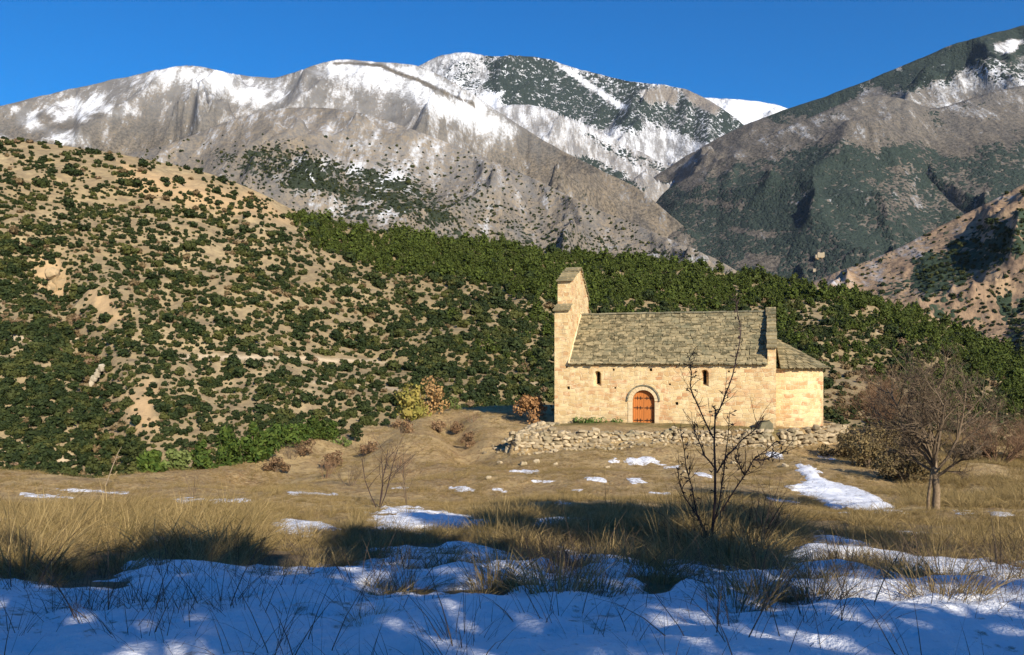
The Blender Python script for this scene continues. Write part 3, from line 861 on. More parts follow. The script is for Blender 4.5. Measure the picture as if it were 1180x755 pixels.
def plant(kind, darts, templates, size_k, label, cat, group, stuff_name, nmax, seed, surf=HILL, sink=0.1):
    r = random.Random(seed); items = []
    for (px, py, q) in darts:
        h = surf.hit(px, py)
        if h is None: continue
        s = q * h.y / F * size_k
        items.append((px, py, q, h, s))
    vis = sorted([i for i, it in enumerate(items) if not hidden(it[0], it[1])], key=lambda i: -items[i][2])[:nmax]
    chosen = set(vis)
    first = True
    for i in vis:
        px, py, q, h, s = items[i]
        t = templates[r.randrange(len(templates))]
        o = t.copy() ; o.name = kind
        COL.objects.link(o)
        o.location = (h.x, h.y, h.z - sink * s); o.rotation_euler = (0, 0, r.uniform(0, 6.28))
        o.scale = (s * r.uniform(0.9, 1.15), s * r.uniform(0.9, 1.15), s * r.uniform(0.85, 1.1))
        tag(o, label, cat, group)
    rest = [it for i, it in enumerate(items) if i not in chosen]
    if rest:
        scatter(stuff_name, [(it[3].x, it[3].y, it[3].z - sink * it[4]) for it in rest], [it[4] for it in rest],
                [r.uniform(0, 6.28) for _ in rest], [r.randrange(len(templates)) for _ in rest], templates)
    return len(items)

PCOL = [0]
d1 = dart((-160, 150, 1340, 560), dens_oak, rad_oak, 130000, 1, 0.66)
n_oak = plant('evergreen_shrub', d1, oak_t, 1.02, 'dark evergreen oak bush dotted among many on the dry tan hillside', 'bush', 'evergreen bushes dotted over the hillside', 'scrub', 300, 3)
d2 = dart((330, 230, 1340, 480), dens_pine, rad_pine, 48000, 2, 0.46)
n_pine = plant('pine_tree', d2, pine_t, 3.6, 'bright green young pine in the plantation along the hill crest', 'pine tree', 'pines planted along the crest of the hill', 'pine_wood', 300, 4, sink=0.03)
def dens_brown(x, y):
    d = 0.8 * soft(x, y, [(80, 370), (105, 380), (130, 450), (150, 540), (110, 540), (95, 450)], 8)
    d = mx(d, 0.5 * soft(x, y, [(940, 400), (1060, 420), (1120, 470), (1120, 500), (940, 500)], 20))
    d = mx(d, 0.30 * soft(x, y, [(-20, 330), (90, 350), (110, 400), (-20, 400)], 10))
    return mx(d, 0.05 * np.ones_like(x))
d3 = dart((-100, 160, 1300, 560), dens_brown, lambda x, y, r: np.clip(4.0 * np.exp(r.randn(len(x)) * 0.35), 1.5, 8), 14000, 6, 0.5)
plant('dry_shrub', d3, brown_t, 1.0, 'leafless russet brown shrub among the evergreen bushes of the hillside', 'shrub', 'brown shrubs among the hillside bushes', 'dry_scrub', 200, 8)

# far scrub on the mountain shoulder and on the brown spur
def far_scrub(name, surf, fmap, region, n, rpx, seed, mat_t, thr):
    r = np.random.RandomState(seed); x0, y0, x1, y1 = region
    P = np.stack([r.uniform(x0, x1, n), r.uniform(y0, y1, n)], 1)
    pts = []; sc = []
    for (a, b_) in P:
        h = surf.hit(a, b_)
        if h is None: continue
        i = int(np.clip((a - surf.px[0]) / (surf.px[1] - surf.px[0]), 0, len(surf.px) - 1))
        j = int(np.argmin(np.abs(surf.Y[i] - h.y)))
        if r.rand() > fmap[i, j] * thr: continue
        s = rpx * math.exp(r.randn() * 0.3) * h.y / F
        pts.append((h.x, h.y, h.z - 0.1 * s)); sc.append(s)
    scatter(name, pts, sc, r.uniform(0, 6.28, len(pts)), r.randint(0, len(mat_t), len(pts)), mat_t)
far_scrub('mountain_scrub', SHOULDER, SH_FOREST, (150, 130, 860, 320), 17000, 1.35, 12, oak_t, 1.0)
far_scrub('spur_scrub', SPUR, SPUR_FOREST, (900, 200, 1300, 420), 5000, 2.0, 13, oak_t, 0.9)

# ------------------------------------------------------------------ stone materials
def stone_wall_mat(name, cream, ochre, pink, mortar, bw=0.50, bh=0.23, uv=True, bumpd=0.03):
    m = NT(name, 0.92)
    v = m.uvco() if uv else m.objco()
    wn_ = m.n('ShaderNodeTexNoise'); m.l(v, wn_.inputs['Vector']); wn_.inputs['Scale'].default_value = 1.3; wn_.inputs['Detail'].default_value = 3
    sub = m.n('ShaderNodeVectorMath', operation='SUBTRACT'); m.l(wn_.outputs['Color'], sub.inputs[0]); sub.inputs[1].default_value = (0.5, 0.5, 0.5)
    sc = m.n('ShaderNodeVectorMath', operation='SCALE'); m.l(sub.outputs[0], sc.inputs[0]); sc.inputs['Scale'].default_value = 0.46
    ad = m.n('ShaderNodeVectorMath', operation='ADD'); m.l(v, ad.inputs[0]); m.l(sc.outputs[0], ad.inputs[1])
    w2 = m.n('ShaderNodeTexNoise'); m.l(v, w2.inputs['Vector']); w2.inputs['Scale'].default_value = 7.0
    s2 = m.n('ShaderNodeVectorMath', operation='SUBTRACT'); m.l(w2.outputs['Color'], s2.inputs[0]); s2.inputs[1].default_value = (0.5, 0.5, 0.5)
    sc2 = m.n('ShaderNodeVectorMath', operation='SCALE'); m.l(s2.outputs[0], sc2.inputs[0]); sc2.inputs['Scale'].default_value = 0.10
    ad2 = m.n('ShaderNodeVectorMath', operation='ADD'); m.l(ad.outputs[0], ad2.inputs[0]); m.l(sc2.outputs[0], ad2.inputs[1])
    vec = ad2.outputs[0]
    br = m.n('ShaderNodeTexBrick'); m.l(vec, br.inputs['Vector'])
    br.offset = 0.43; br.squash = 0.7; br.squash_frequency = 3
    br.inputs['Scale'].default_value = 1.0; br.inputs['Brick Width'].default_value = bw; br.inputs['Row Height'].default_value = bh
    br.inputs['Mortar Size'].default_value = 0.020; br.inputs['Mortar Smooth'].default_value = 0.6; br.inputs['Bias'].default_value = 0.0
    br.inputs['Color1'].default_value = (0, 0, 0, 1); br.inputs['Color2'].default_value = (1, 1, 1, 1); br.inputs['Mortar'].default_value = (0, 0, 0, 1)
    k = br.outputs['Color']; mo = br.outputs['Fac']
    big = m.noise(v, 0.55, 4, 0.6); fine = m.noise(v, 14.0, 6, 0.7)
    c = m.mix(m.rng(k, 0.15, 0.75), cream, ochre)
    c = m.mix(m.math('MULTIPLY', m.rng(k, 0.72, 0.80), m.rng(big, 0.40, 0.60, 0.25, 1.0)), c, pink)
    c = m.mix(m.rng(fine, 0.35, 0.75, 0.0, 0.35), c, tuple(x * 0.5 for x in ochre))
    # old lime mortar smeared over parts of the stones
    c = m.mix(m.rng(m.math('ADD', m.noise(v, 2.3, 5, 0.65), m.math('MULTIPLY', mo, 0.35)), 0.48, 0.66, 0.0, 0.75), c, mortar)
    c = m.mix(m.rng(m.noise(v, 5.0, 5, 0.7), 0.66, 0.74, 0.0, 0.5), c, (0.26, 0.20, 0.13))
    sx_ = m.n('ShaderNodeSeparateXYZ'); m.l(v, sx_.inputs[0])
    mpv = m.n('ShaderNodeMapping'); m.l(v, mpv.inputs['Vector']); mpv.inputs['Scale'].default_value = (1.0, 0.22, 1.0)
    run_ = m.noise(mpv.outputs[0], 2.6, 5, 0.65)
    c = m.mix(m.math('MULTIPLY', m.rng(run_, 0.52, 0.70), m.rng(sx_.outputs[1], 2.0, 3.5, 0.12, 0.6)), c, (0.30, 0.23, 0.14))
    c = m.mix(m.math('MULTIPLY', m.rng(m.noise(v, 3.0, 5, 0.7), 0.40, 0.62), m.rng(sx_.outputs[1], 0.05, 0.75, 0.65, 0.0)), c, (0.27, 0.21, 0.13))
    c = m.mix(m.rng(m.noise(v, 0.8, 3, 0.6), 0.54, 0.68, 0, 0.45), c, pink)
    m.color(c)
    h = m.math('SUBTRACT', m.math('MULTIPLY', fine, 0.45), m.math('MULTIPLY', mo, 0.8))
    h = m.math('ADD', h, m.math('MULTIPLY', k, 0.35))
    m.bump(h, 0.8, bumpd)
    return m.m
M_wall = stone_wall_mat('chapel_stone', (0.70, 0.52, 0.27), (0.54, 0.37, 0.175), (0.50, 0.25, 0.12), (0.76, 0.61, 0.37))
def slab_mat(name, c1, c2, c3):
    m = NT(name, 0.85)
    r = m.island(); o = m.objco()
    n = m.noise(o, 5.0, 5, 0.65); n2 = m.noise(o, 1.1, 4, 0.6)
    c = m.mix(r, c1, c2)
    c = m.mix(m.rng(n, 0.50, 0.68, 0, 0.85), c, c3)
    c = m.mix(m.rng(n2, 0.5, 0.7, 0, 0.5), c, (0.13, 0.14, 0.09))
    m.color(c); m.bump(n, 0.7, 0.03)
    return m.m
M_slab = slab_mat('stone_slabs', (0.09, 0.078, 0.042), (0.30, 0.245, 0.135), (0.46, 0.36, 0.20))
M_coping = slab_mat('coping_slabs', (0.10, 0.095, 0.065), (0.24, 0.22, 0.15), (0.33, 0.28, 0.17))
M_rock = slab_mat('field_stone', (0.21, 0.165, 0.10), (0.50, 0.40, 0.255), (0.34, 0.27, 0.165))
M_cream = slab_mat('dressed_stone', (0.60, 0.46, 0.27), (0.66, 0.52, 0.32), (0.56, 0.42, 0.24))
md_ = NT('painted_interior_shade', 1.0); md_.color((0.012, 0.010, 0.008)); M_dark = md_.m  # near-black colour stands in for the shade behind openings
mi_ = NT('black_iron', 0.6); mi_.color((0.03, 0.022, 0.016)); M_iron = mi_.m
mw_ = NT('orange_planks', 0.6)
ow = mw_.objco()
wv = mw_.n('ShaderNodeTexWave', wave_type='BANDS', bands_direction='X'); mw_.l(ow, wv.inputs['Vector']); wv.inputs['Scale'].default_value = 2.6; wv.inputs['Distortion'].default_value = 0.6
mpg = mw_.n('ShaderNodeMapping'); mw_.l(ow, mpg.inputs['Vector']); mpg.inputs['Scale'].default_value = (14, 14, 1.2)
gr = mw_.noise(mpg.outputs[0], 2.0, 4)
cw = mw_.mix(gr, (0.40, 0.125, 0.028), (0.58, 0.21, 0.055))
mw_.color(mw_.mix(mw_.rng(wv.outputs['Fac'], 0.0, 0.12, 0.75, 0.0), cw, (0.10, 0.03, 0.01)))
M_wood = mw_.m

# ------------------------------------------------------------------ the chapel
from mathutils.geometry import tessellate_polygon
chapel = empty('stone_chapel', (CH0.x, CH0.y, CH_BASE), -TH)
tag(chapel, 'small Romanesque stone chapel with slab roof, bell gable, apse and orange door', 'chapel')
LEN, WID, EAVE, RIDGE = 12.65, 6.8, 3.55, 6.60
HALF = WID / 2
def zloc(py, px):
    s = s_of(px); y = CH0.y + EX.y * s
    return (HZ - py) / F * y - CH_BASE
def arch_loop(cx, z0, z1, w, n=12):
    """round headed outline, anticlockwise from the lower left"""
    r_ = w / 2; pts = [(cx - r_, z0), (cx + r_, z0)]
    for i in range(n + 1):
        t = math.pi * i / n
        pts.append((cx + r_ * math.cos(t), z1 - r_ + r_ * math.sin(t)))
    return pts
def plate(mb, outer, holes, b, thick_in, to3=None):
    """flat wall with openings, and the sides of the openings"""
    f3 = to3 or (lambda a, z, d: (a, b + d, z))
    loops = [outer] + [h[0] for h in holes]
    vs = [Vector((p[0], p[1], 0)) for lp in loops for p in lp]
    tr = tessellate_polygon([[Vector((p[0], p[1], 0)) for p in lp] for lp in loops])
    fs = []
    for t in tr:
        a_, b_, c_ = [vs[i] for i in t]
        fs.append(t if (b_ - a_).cross(c_ - a_).z > 0 else (t[0], t[2], t[1]))
    mb.add([f3(v.x, v.y, 0) for v in vs], fs, uvs=[(v.x, v.y) for v in vs])
    for h in holes:
        lp, lp2, dep = h
        n = len(lp)
        vv = [f3(p[0], p[1], 0) for p in lp] + [f3(p[0], p[1], dep) for p in lp2]
        uu = [(p[0], p[1]) for p in lp] + [(p[0] + 0.2, p[1]) for p in lp2]
        mb.add(vv, [(i, (i + 1) % n, n + (i + 1) % n, n + i) for i in range(n)], uvs=uu)
door_c = s_of(741.5); door_w = 1.30; door_t = zloc(449.5, 741); door_b = 0.02
surround = 0.24
holes = [(arch_loop(door_c, -0.3, door_t, door_w), arch_loop(door_c, -0.3, door_t, door_w), 0.34)]
wins = []
for wx, wt, wb in ((688.5, 427.5, 445.0), (812.0, 426.0, 445.5)):
    c = s_of(wx); t = zloc(wt, wx); b0 = zloc(wb, wx)
    o1 = arch_loop(c, b0, t, 0.46); i1 = arch_loop(c, b0 + 0.14, t - 0.06, 0.15)
    holes.append((o1, i1, 0.42)); wins.append((c, t, b0, i1))
for hx, hy in ((655, 447), (707, 426), (750, 426), (709, 447), (772, 443), (780, 465), (840, 428), (653, 423)):
    c = s_of(hx); z = zloc(hy, hx); q = 0.07 + 0.02 * math.sin(hx)
    lp = [(c - q, z - q), (c + q, z - q * 1.1), (c + q * 0.9, z + q), (c - q, z + q * 0.9)]
    holes.append((lp, lp, 0.35))
wall = MB()
plate(wall, [(0, -1.3), (LEN, -1.3), (LEN, EAVE), (0, EAVE)], holes, 0.0, 0.4)
# other sides of the nave: back, and the ends under their gables
def wall_quad(mb, pts, u0=0.0):
    vs = [Vector(p) for p in pts]
    d = Vector((vs[1].x - vs[0].x, vs[1].y - vs[0].y, 0)).normalized()
    uv = [(u0 + (v - vs[0]).dot(d), v.z) for v in vs]
    mb.add(vs, [tuple(range(len(vs)))], uvs=uv)
wall_quad(wall, [(LEN, WID, -1.3), (0, WID, -1.3), (0, WID, EAVE), (LEN, WID, EAVE)])
wall.build('wall', M_wall, chapel)

# cornice under the eaves
cn = MB()
r = random.Random(9); a = 0.87
while a < 12.15:
    w = min(r.uniform(0.5, 0.9), 12.17 - a)
    cn.box((a + w / 2, -0.035, EAVE + 0.035 + r.uniform(-0.006, 0.006)), (w - 0.012, 0.19 + r.uniform(-.02, .02), 0.065))
    cn.box((a + w / 2, WID + 0.035, EAVE + 0.035), (w - 0.012, 0.19, 0.065)); a += w
cn.build('cornice', M_cream, chapel)

# roof of overlapping stone slabs
roof = MB(); r = random.Random(21)
def slab(mb, o, ux, us, un, w, l, th, r):
    """irregular slab: o centre of its top edge, ux along the eaves, us down the slope, un outwards"""
    j = lambda k: r.uniform(-k, k)
    pts = [(-w / 2, 0), (w / 2, 0), (w / 2 + j(.02), l * 0.55), (w * 0.46 + j(.03), l + j(.035)), (j(.08) * w, l + j(.045)), (-w * 0.46 + j(.03), l + j(.035)), (-w / 2 + j(.02), l * 0.55)]
    n = len(pts); vs = []
    for h in (0, th):
        for (p, q) in pts: vs.append(o + ux * p + us * q + un * (h + 0.0))
    mb.add(vs, [tuple(range(n - 1, -1, -1)), tuple(range(n, 2 * n))] + [(i, (i + 1) % n, n + (i + 1) % n, n + i) for i in range(n)])
SL = math.atan2(RIDGE - EAVE - 0.07, HALF); cs_, sn_ = math.cos(SL), math.sin(SL)
slen = HALF / cs_ + 0.26
for side in (0, 1):
    us = Vector((0, -cs_ if side == 0 else cs_, -sn_)); un = Vector((0, -sn_ if side == 0 else sn_, cs_)); ux = Vector((1, 0, 0))
    top = Vector((0, HALF, RIDGE))
    # deck under the slabs
    p0 = top + Vector((0.85, 0, -0.03)); p1 = top + Vector((12.2, 0, -0.03))
    q0, q1 = p0 + us * (slen - 0.06), p1 + us * (slen - 0.06)
    roof.add([p0, p1, q1, q0, p0 - un * 0.05, p1 - un * 0.05, q1 - un * 0.05, q0 - un * 0.05], [(0, 3, 2, 1), (4, 5, 6, 7), (2, 3, 7, 6), (0, 4, 7, 3), (1, 2, 6, 5)])
    rows = 19; ex = slen / rows
    for k in range(rows):
        s0 = k * ex - 0.10; a = 0.86 + r.uniform(-0.25, 0)
        a = 0.86
        while a < 12.17:
            w = r.uniform(0.20, 0.56)
            if a + w > 12.05: w = 12.19 - a
            tilt = r.uniform(0.07, 0.16); roll = r.uniform(-0.07, 0.07)
            us2 = (us * math.cos(tilt) + un * math.sin(tilt)).normalized()
            un2 = (un * math.cos(tilt) - us * math.sin(tilt)).normalized()
            ux2 = (ux * math.cos(roll) + un2 * math.sin(roll)).normalized(); un3 = (un2 * math.cos(roll) - ux * math.sin(roll)).normalized()
            slab(roof, top + ux * (a + w / 2) + us * max(s0, 0.0) + un * r.uniform(-0.012, 0.026), ux2, us2, un3, w - r.uniform(0.006, 0.03), ex + 0.12 + r.uniform(-.04, .05), r.uniform(0.028, 0.055), r)
            a += w
ro = roof.build('roof', M_slab, chapel)
rc = MB(); a = 0.87
while a < 12.18:
    w = min(r.uniform(0.35, 0.7), 12.19 - a)
    rc.box((a + w / 2, HALF + r.uniform(-.02, .02), RIDGE + 0.055 + r.uniform(-.01, .012)), (w - 0.015, 0.34, 0.09), Matrix.Rotation(r.uniform(-.03, .03), 3, 'Y')); a += w
rc.build('ridge_cap', M_coping, ro)

def extrude_poly_x(mb, poly, a0, a1, u0=0.0):
    """wall slab across the nave: polygon in (b, z) from a0 to a1, with stone coordinates on every face"""
    n = len(poly)
    tr = tessellate_polygon([[Vector((p[0], p[1], 0)) for p in poly]])
    for a, flip in ((a0, True), (a1, False)):
        fs = []
        for t in tr:
            A, B, C = [Vector((poly[i][0], poly[i][1], 0)) for i in t]
            ccw = (B - A).cross(C - A).z > 0
            fs.append(t if ccw != flip else (t[0], t[2], t[1]))
        mb.add([(a, p[0], p[1]) for p in poly], fs, uvs=[(p[0] + 20 + u0, p[1]) for p in poly])
    for i in range(n):
        p, q = poly[i], poly[(i + 1) % n]
        vert = abs(p[0] - q[0]) < 0.01
        l = math.hypot(p[0] - q[0], p[1] - q[1])
        if vert: uv = [(a0, p[1]), (a1, p[1]), (a1, q[1]), (a0, q[1])]
        else: uv = [(a0, 0), (a1, 0), (a1, l), (a0, l)]
        mb.add([(a0, p[0], p[1]), (a1, p[0], p[1]), (a1, q[0], q[1]), (a0, q[0], q[1])], [(0, 1, 2, 3) if True else None], uvs=uv)

# bell gable over the west end
S1, S2, AP = 6.66, 8.50, 9.55
bg = MB()
poly = [(0.0, EAVE), (WID, EAVE), (WID, S1), (WID - 0.8, S1), (WID - 0.8, S2 - 0.75), (HALF, AP), (0.8, S2), (0.8, S1), (0.0, S1)]
extrude_poly_x(bg, poly, 0.0, 0.85)
wall_quad(bg, [(0.0, WID, -1.3), (0.0, 0, -1.3), (0.0, 0, EAVE), (0.0, WID, EAVE)], 3.0)
bgo = bg.build('bell_gable', M_wall, chapel)
def coping_run(b0, z0, b1, z1, a0, a1, steps, r, th=0.09):
    mb = MB()
    L_ = math.hypot(b1 - b0, z1 - z0); ang = math.atan2(z1 - z0, b1 - b0)
    for i in range(steps):
        t = (i + 0.5) / steps
        c = (0.5 * (a0 + a1) + r.uniform(-.01, .01), b0 + (b1 - b0) * t, z0 + (z1 - z0) * t + th * 0.75)
        mb.box(c, (a1 - a0 + r.uniform(-.04, .06), L_ / steps + 0.10 + r.uniform(0, .05), th), Matrix.Rotation(ang + (-1 if b1 > b0 else 1) * (0.0 if z1 < z0 else 0.0) + (-0.16 if z1 > z0 else 0.16) * 1.0, 3, 'X') @ Matrix.Rotation(r.uniform(-.05, .05), 3, 'Z'))
    return mb
for (b0, z0, b1, z1, st) in ((-0.12, S1 - 0.02, 0.82, S1 + 0.42, 3), (0.66, S2 - 0.04, HALF, AP + 0.02, 6), (HALF, AP + 0.02, WID - 0.66, S2 - 0.82, 6), (WID - 0.82, S1 + 0.42, WID + 0.12, S1 - 0.02, 3)):
    coping_run(b0, z0, b1, z1, -0.06, 0.92, st, r).build('coping', M_slab, bgo)
# wedge of masonry under the lower coping
for yy in (0, 1):
    w_ = MB(); pb = [(0.0, S1), (0.8, S1), (0.8, S1 + 0.40)] if yy == 0 else [(WID, S1), (WID - 0.8, S1 + 0.40), (WID - 0.8, S1)]
    extrude_poly_x(w_, pb, 0.02, 0.83); w_.build('shoulder_masonry', M_wall, bgo)
# pale mortar fillet where the slabs meet the bell gable
fl = MB()
for i in range(9):
    t0, t1 = i / 9, (i + 1) / 9
    fl.tube([(0.90, -0.20 + (HALF + 0.2) * t0, EAVE - 0.02 + (RIDGE - EAVE + 0.14) * t0), (0.90, -0.20 + (HALF + 0.2) * t1, EAVE - 0.02 + (RIDGE - EAVE + 0.14) * t1)], [0.055 + r.uniform(0, .02), 0.055 + r.uniform(0, .02)], 6)
fl.build('mortar_fillet', M_cream, bgo)

# raised gable between nave and apse
gw = MB()
G0, G1 = 4.36, 6.74
extrude_poly_x(gw, [(0.0, EAVE), (WID, EAVE), (WID, G0), (HALF, G1), (0.0, G0)], 12.2, LEN)
wall_quad(gw, [(LEN, 0, -1.3), (LEN, WID, -1.3), (LEN, WID, EAVE), (LEN, 0, EAVE)], 7.0)
gwo = gw.build('gable_wall', M_wall, chapel)
coping_run(-0.08, G0 - 0.02, HALF, G1 + 0.03, 12.17, LEN + 0.05, 11, r, 0.10).build('coping', M_slab, gwo)
coping_run(HALF, G1 + 0.03, WID + 0.08, G0 - 0.02, 12.17, LEN + 0.05, 8, r, 0.10).build('coping', M_slab, gwo)

# apse
AR, AST, AEAVE, AAPX = 2.48, 0.22, 3.24, 4.98
ap = MB(); prof = []
N_ = 28
prof.append((LEN + 0.002, HALF - AR))
for i in range(N_ + 1):
    t = -math.pi / 2 + math.pi * i / N_
    prof.append((LEN + AST + AR * math.cos(t), HALF + AR * math.sin(t)))
prof.append((LEN + 0.002, HALF + AR))
acc = 0.0
for p, q in zip(prof[:-1], prof[1:]):
    l = math.hypot(q[0] - p[0], q[1] - p[1])
    ap.add([(p[0], p[1], -1.6), (q[0], q[1], -1.6), (q[0], q[1], AEAVE), (p[0], p[1], AEAVE)], [(0, 1, 2, 3)], uvs=[(40 + acc, -1.6), (40 + acc + l, -1.6), (40 + acc + l, AEAVE), (40 + acc, AEAVE)])
    acc += l
apo = ap.build('apse', M_wall, chapel)
ar = MB(); apex = Vector((LEN + 0.02, HALF, AAPX)); rows = 11
RO = AR + 0.24
def cone_pt(th, f):
    d = Vector((AST * (1 if abs(th) <= math.pi / 2 else 0) + RO * math.cos(th), RO * math.sin(th), AEAVE + 0.02 - AAPX))
    return apex + d * f
# deck
dv = [apex + Vector((0, 0, -0.03))]; 
for i in range(25): dv.append(cone_pt(-math.pi / 2 + math.pi * i / 24, 0.985) + Vector((0, 0, -0.03)))
nd_ = len(dv)
dv2 = [v + Vector((0, 0, -0.05)) for v in dv]
ar.add(dv + dv2, [(0, i, i + 1) for i in range(1, 25)] + [(nd_, nd_ + i + 1, nd_ + i) for i in range(1, 25)] + [(i, nd_ + i, nd_ + i + 1, i + 1) for i in range(1, 25)])
for k in range(rows):
    f0 = max(0.02, k / rows - 0.03); f1 = (k + 1) / rows + 0.035
    n_s = max(3, int(math.pi * RO * (k + 1) / rows / 0.42))
    off = r.random() * 0.5
    for i in range(n_s):
        t0 = -math.pi / 2 + math.pi * (i) / n_s; t1 = -math.pi / 2 + math.pi * (i + 1) / n_s
        tm = 0.5 * (t0 + t1)
        a_, b_, c_, d_ = cone_pt(t0, f0), cone_pt(t1, f0), cone_pt(t1 - 0.01, f1 + r.uniform(-.012, .012)), cone_pt(t0 + 0.01, f1 + r.uniform(-.012, .012))
        nrm = (b_ - a_ if (b_ - a_).length > 1e-4 else Vector((0, 1, 0))).cross(d_ - a_).normalized()
        if nrm.z < 0: nrm = -nrm
        lift = nrm * r.uniform(0.05, 0.085); th_ = nrm * r.uniform(0.028, 0.05)
        lo = [a_, b_, c_ + lift, d_ + lift]; hi = [v + th_ for v in lo]
        ar.add(lo + hi, [(0, 3, 2, 1), (4, 5, 6, 7), (0, 1, 5, 4), (1, 2, 6, 5), (2, 3, 7, 6), (3, 0, 4, 7)])
ar.build('roof', M_slab, apo)

# door with its stone surround, hood and iron straps
sd_ = MB(); nq = 13
rin, rout = door_w / 2, door_w / 2 + surround
zc_ = door_t - rin
for i in range(nq):
    t0, t1 = math.pi * i / nq + 0.008, math.pi * (i + 1) / nq - 0.008
    pp = [(rin, t0), (rout, t0), (rout, t1), (rin, t1)]
    vs = [(door_c + q * math.cos(t), y, zc_ + q * math.sin(t)) for y in (-0.035, 0.10) for q, t in pp]
    sd_.add(vs, [(0, 1, 2, 3), (7, 6, 5, 4), (0, 4, 5, 1), (1, 5, 6, 2), (2, 6, 7, 3), (3, 7, 4, 0)])
zz = -0.25
while zz < zc_ - 0.05:
    h = min(r.uniform(0.28, 0.42), zc_ - zz)
    for s_ in (-1, 1): sd_.box((door_c + s_ * (rin + surround / 2), 0.03, zz + h / 2), (surround, 0.13, h - 0.012))
    zz += h
sd_.build('door_surround', M_cream, chapel)
hd = MB()
for i in range(26):
    t0, t1 = math.pi * i / 26, math.pi * (i + 1) / 26
    pp = [(rout + 0.005, t0), (rout + 0.075, t0), (rout + 0.075, t1), (rout + 0.005, t1)]
    vs = [(door_c + q * math.cos(t), y, zc_ + q * math.sin(t)) for y in (-0.10, 0.06) for q, t in pp]
    hd.add(vs, [(0, 1, 2, 3), (7, 6, 5, 4), (0, 4, 5, 1), (1, 5, 6, 2), (2, 6, 7, 3), (3, 7, 4, 0)])
hd.build('hood_mould', M_coping, chapel)
dl = arch_loop(0, door_b, door_t - 0.015, door_w - 0.03)
dmb = MB(); n = len(dl)
dmb.add([(p[0], 0, p[1]) for p in dl] + [(p[0], 0.07, p[1]) for p in dl], [tuple(range(n)), tuple(range(2 * n - 1, n - 1, -1))] + [(i, n + i, n + (i + 1) % n, (i + 1) % n) for i in range(n)])
dob = dmb.build('door', M_wood, chapel); dob.location = (door_c, 0.20, 0)
for z in (0.20, 0.93, 1.50):
    st = MB(); hw = (door_w / 2 - 0.06) if z < 1.4 else (door_w / 2 - 0.10)
    for s_ in (-1, 1):
        st.box((s_ * (hw / 2 + 0.02), -0.012, z), (hw - 0.05, 0.02, 0.045))
        for q in (0.28, 0.6): 
            st.box((s_ * (0.03 + hw * q), -0.013, z + 0.05), (0.03, 0.018, 0.10)); st.box((s_ * (0.03 + hw * q), -0.013, z - 0.05), (0.03, 0.018, 0.10))
    st.build('iron_strap', M_iron, dob)
gp = MB(); gp.box((0, -0.004, 0.92), (0.018, 0.006, 1.75)); gp.build('leaf_gap', M_iron, dob)
ts = MB(); ts.box((door_c, 0.0, -0.06), (door_w + 0.1, 0.75, 0.13)); ts.build('doorstep', M_cream, chapel)
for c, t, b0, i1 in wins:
    w_ = MB(); w_.add([(p[0], 0.42, p[1]) for p in arch_loop(c, b0 + 0.1, t - 0.05, 0.25)], [tuple(range(15))]); w_.build('window', M_dark, chapel)  # dark panel closing the slit, interior shade put into its colour
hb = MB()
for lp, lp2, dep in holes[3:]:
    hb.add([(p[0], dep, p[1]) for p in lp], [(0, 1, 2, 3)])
hb.build('recess_shade_back', M_dark, chapel)  # dark sheets backing the small holes, their shade given by colour

# ------------------------------------------------------------------ dry stone walls and loose stones
def rock(mb, c, s, r, sub=1):
    bm = bmesh.new(); bmesh.ops.create_icosphere(bm, subdivisions=sub, radius=1.0)
    M = Matrix.Rotation(r.uniform(0, 6.28), 3, 'Z') @ Matrix.Rotation(r.uniform(-.35, .35), 3, 'X') @ Matrix.Rotation(r.uniform(-.35, .35), 3, 'Y')
    sx_, sy_, sz_ = s
    vs = []
    for v in bm.verts:
        p = Vector(v.co)
        p = Vector([math.copysign(abs(k) ** 0.62, k) for k in p])
        p = Vector((p.x * sx_, p.y * sy_, p.z * sz_)) * r.uniform(0.80, 1.08)
        vs.append(M @ p + Vector(c))
    mb.add(vs, [tuple(v.index for v in f.verts) for f in bm.faces]); bm.free()
def rock_wall(path, top, seed, size=0.17, step=0.27, rowh=0.19, batter=0.10, spill=0.0, dz=0.0):
    r = random.Random(seed); mb = MB()
    for (A, B) in zip(path[:-1], path[1:]):
        L_ = (B - A).length; dirv = (B - A).normalized(); nv = Vector((dirv.y, -dirv.x, 0))
        n = int(L_ / step)
        for i in range(n):
            t = (i + 0.5) / n
            base = A + (B - A) * t + nv * 0.25
            zb = gz(base.x + nv.x * 0.35, base.y + nv.y * 0.35)
            zt = top(A + (B - A) * t) + 0.10 * math.sin(i * 0.7 + seed) + 0.10 * math.sin(i * 0.23 + 2 * seed) + r.uniform(-.16, .10)
            z = zb - 0.06
            while z < zt:
                f = (zt - z)
                k = r.uniform(0.55, 1.55)
                p = base - dirv * 0 + nv * (batter * f * 2.2 + r.uniform(-.10, .10) - 0.12) + dirv * r.uniform(-.08, .08)
                rock(mb, (p.x, p.y, z + rowh * 0.4), (size * k, size * k * r.uniform(0.8, 1.2), size * 0.66 * r.uniform(0.75, 1.25)), r)
                z += rowh * r.uniform(0.8, 1.1)
            # cap stones lying on the terrace edge
            for _ in range(2):
                p = base - nv * r.uniform(0.05, 0.7) + dirv * r.uniform(-.15, .15)
                rock(mb, (p.x, p.y, max(gz(p.x, p.y), zt - 0.12) + 0.02), (size * r.uniform(.5, 1.1), size * r.uniform(.5, 1.1), size * 0.55 * r.uniform(.6, 1.1)), r)
            for _ in range(int(r.random() < spill) + int(r.random() < spill * 0.8) + int(r.random() < spill * .6)):
                p = base + nv * r.uniform(0.3, 1.5)
                rock(mb, (p.x, p.y, gz(p.x, p.y) + 0.03), (size * r.uniform(.4, .9),) * 2 + (size * .5,), r)
    return mb
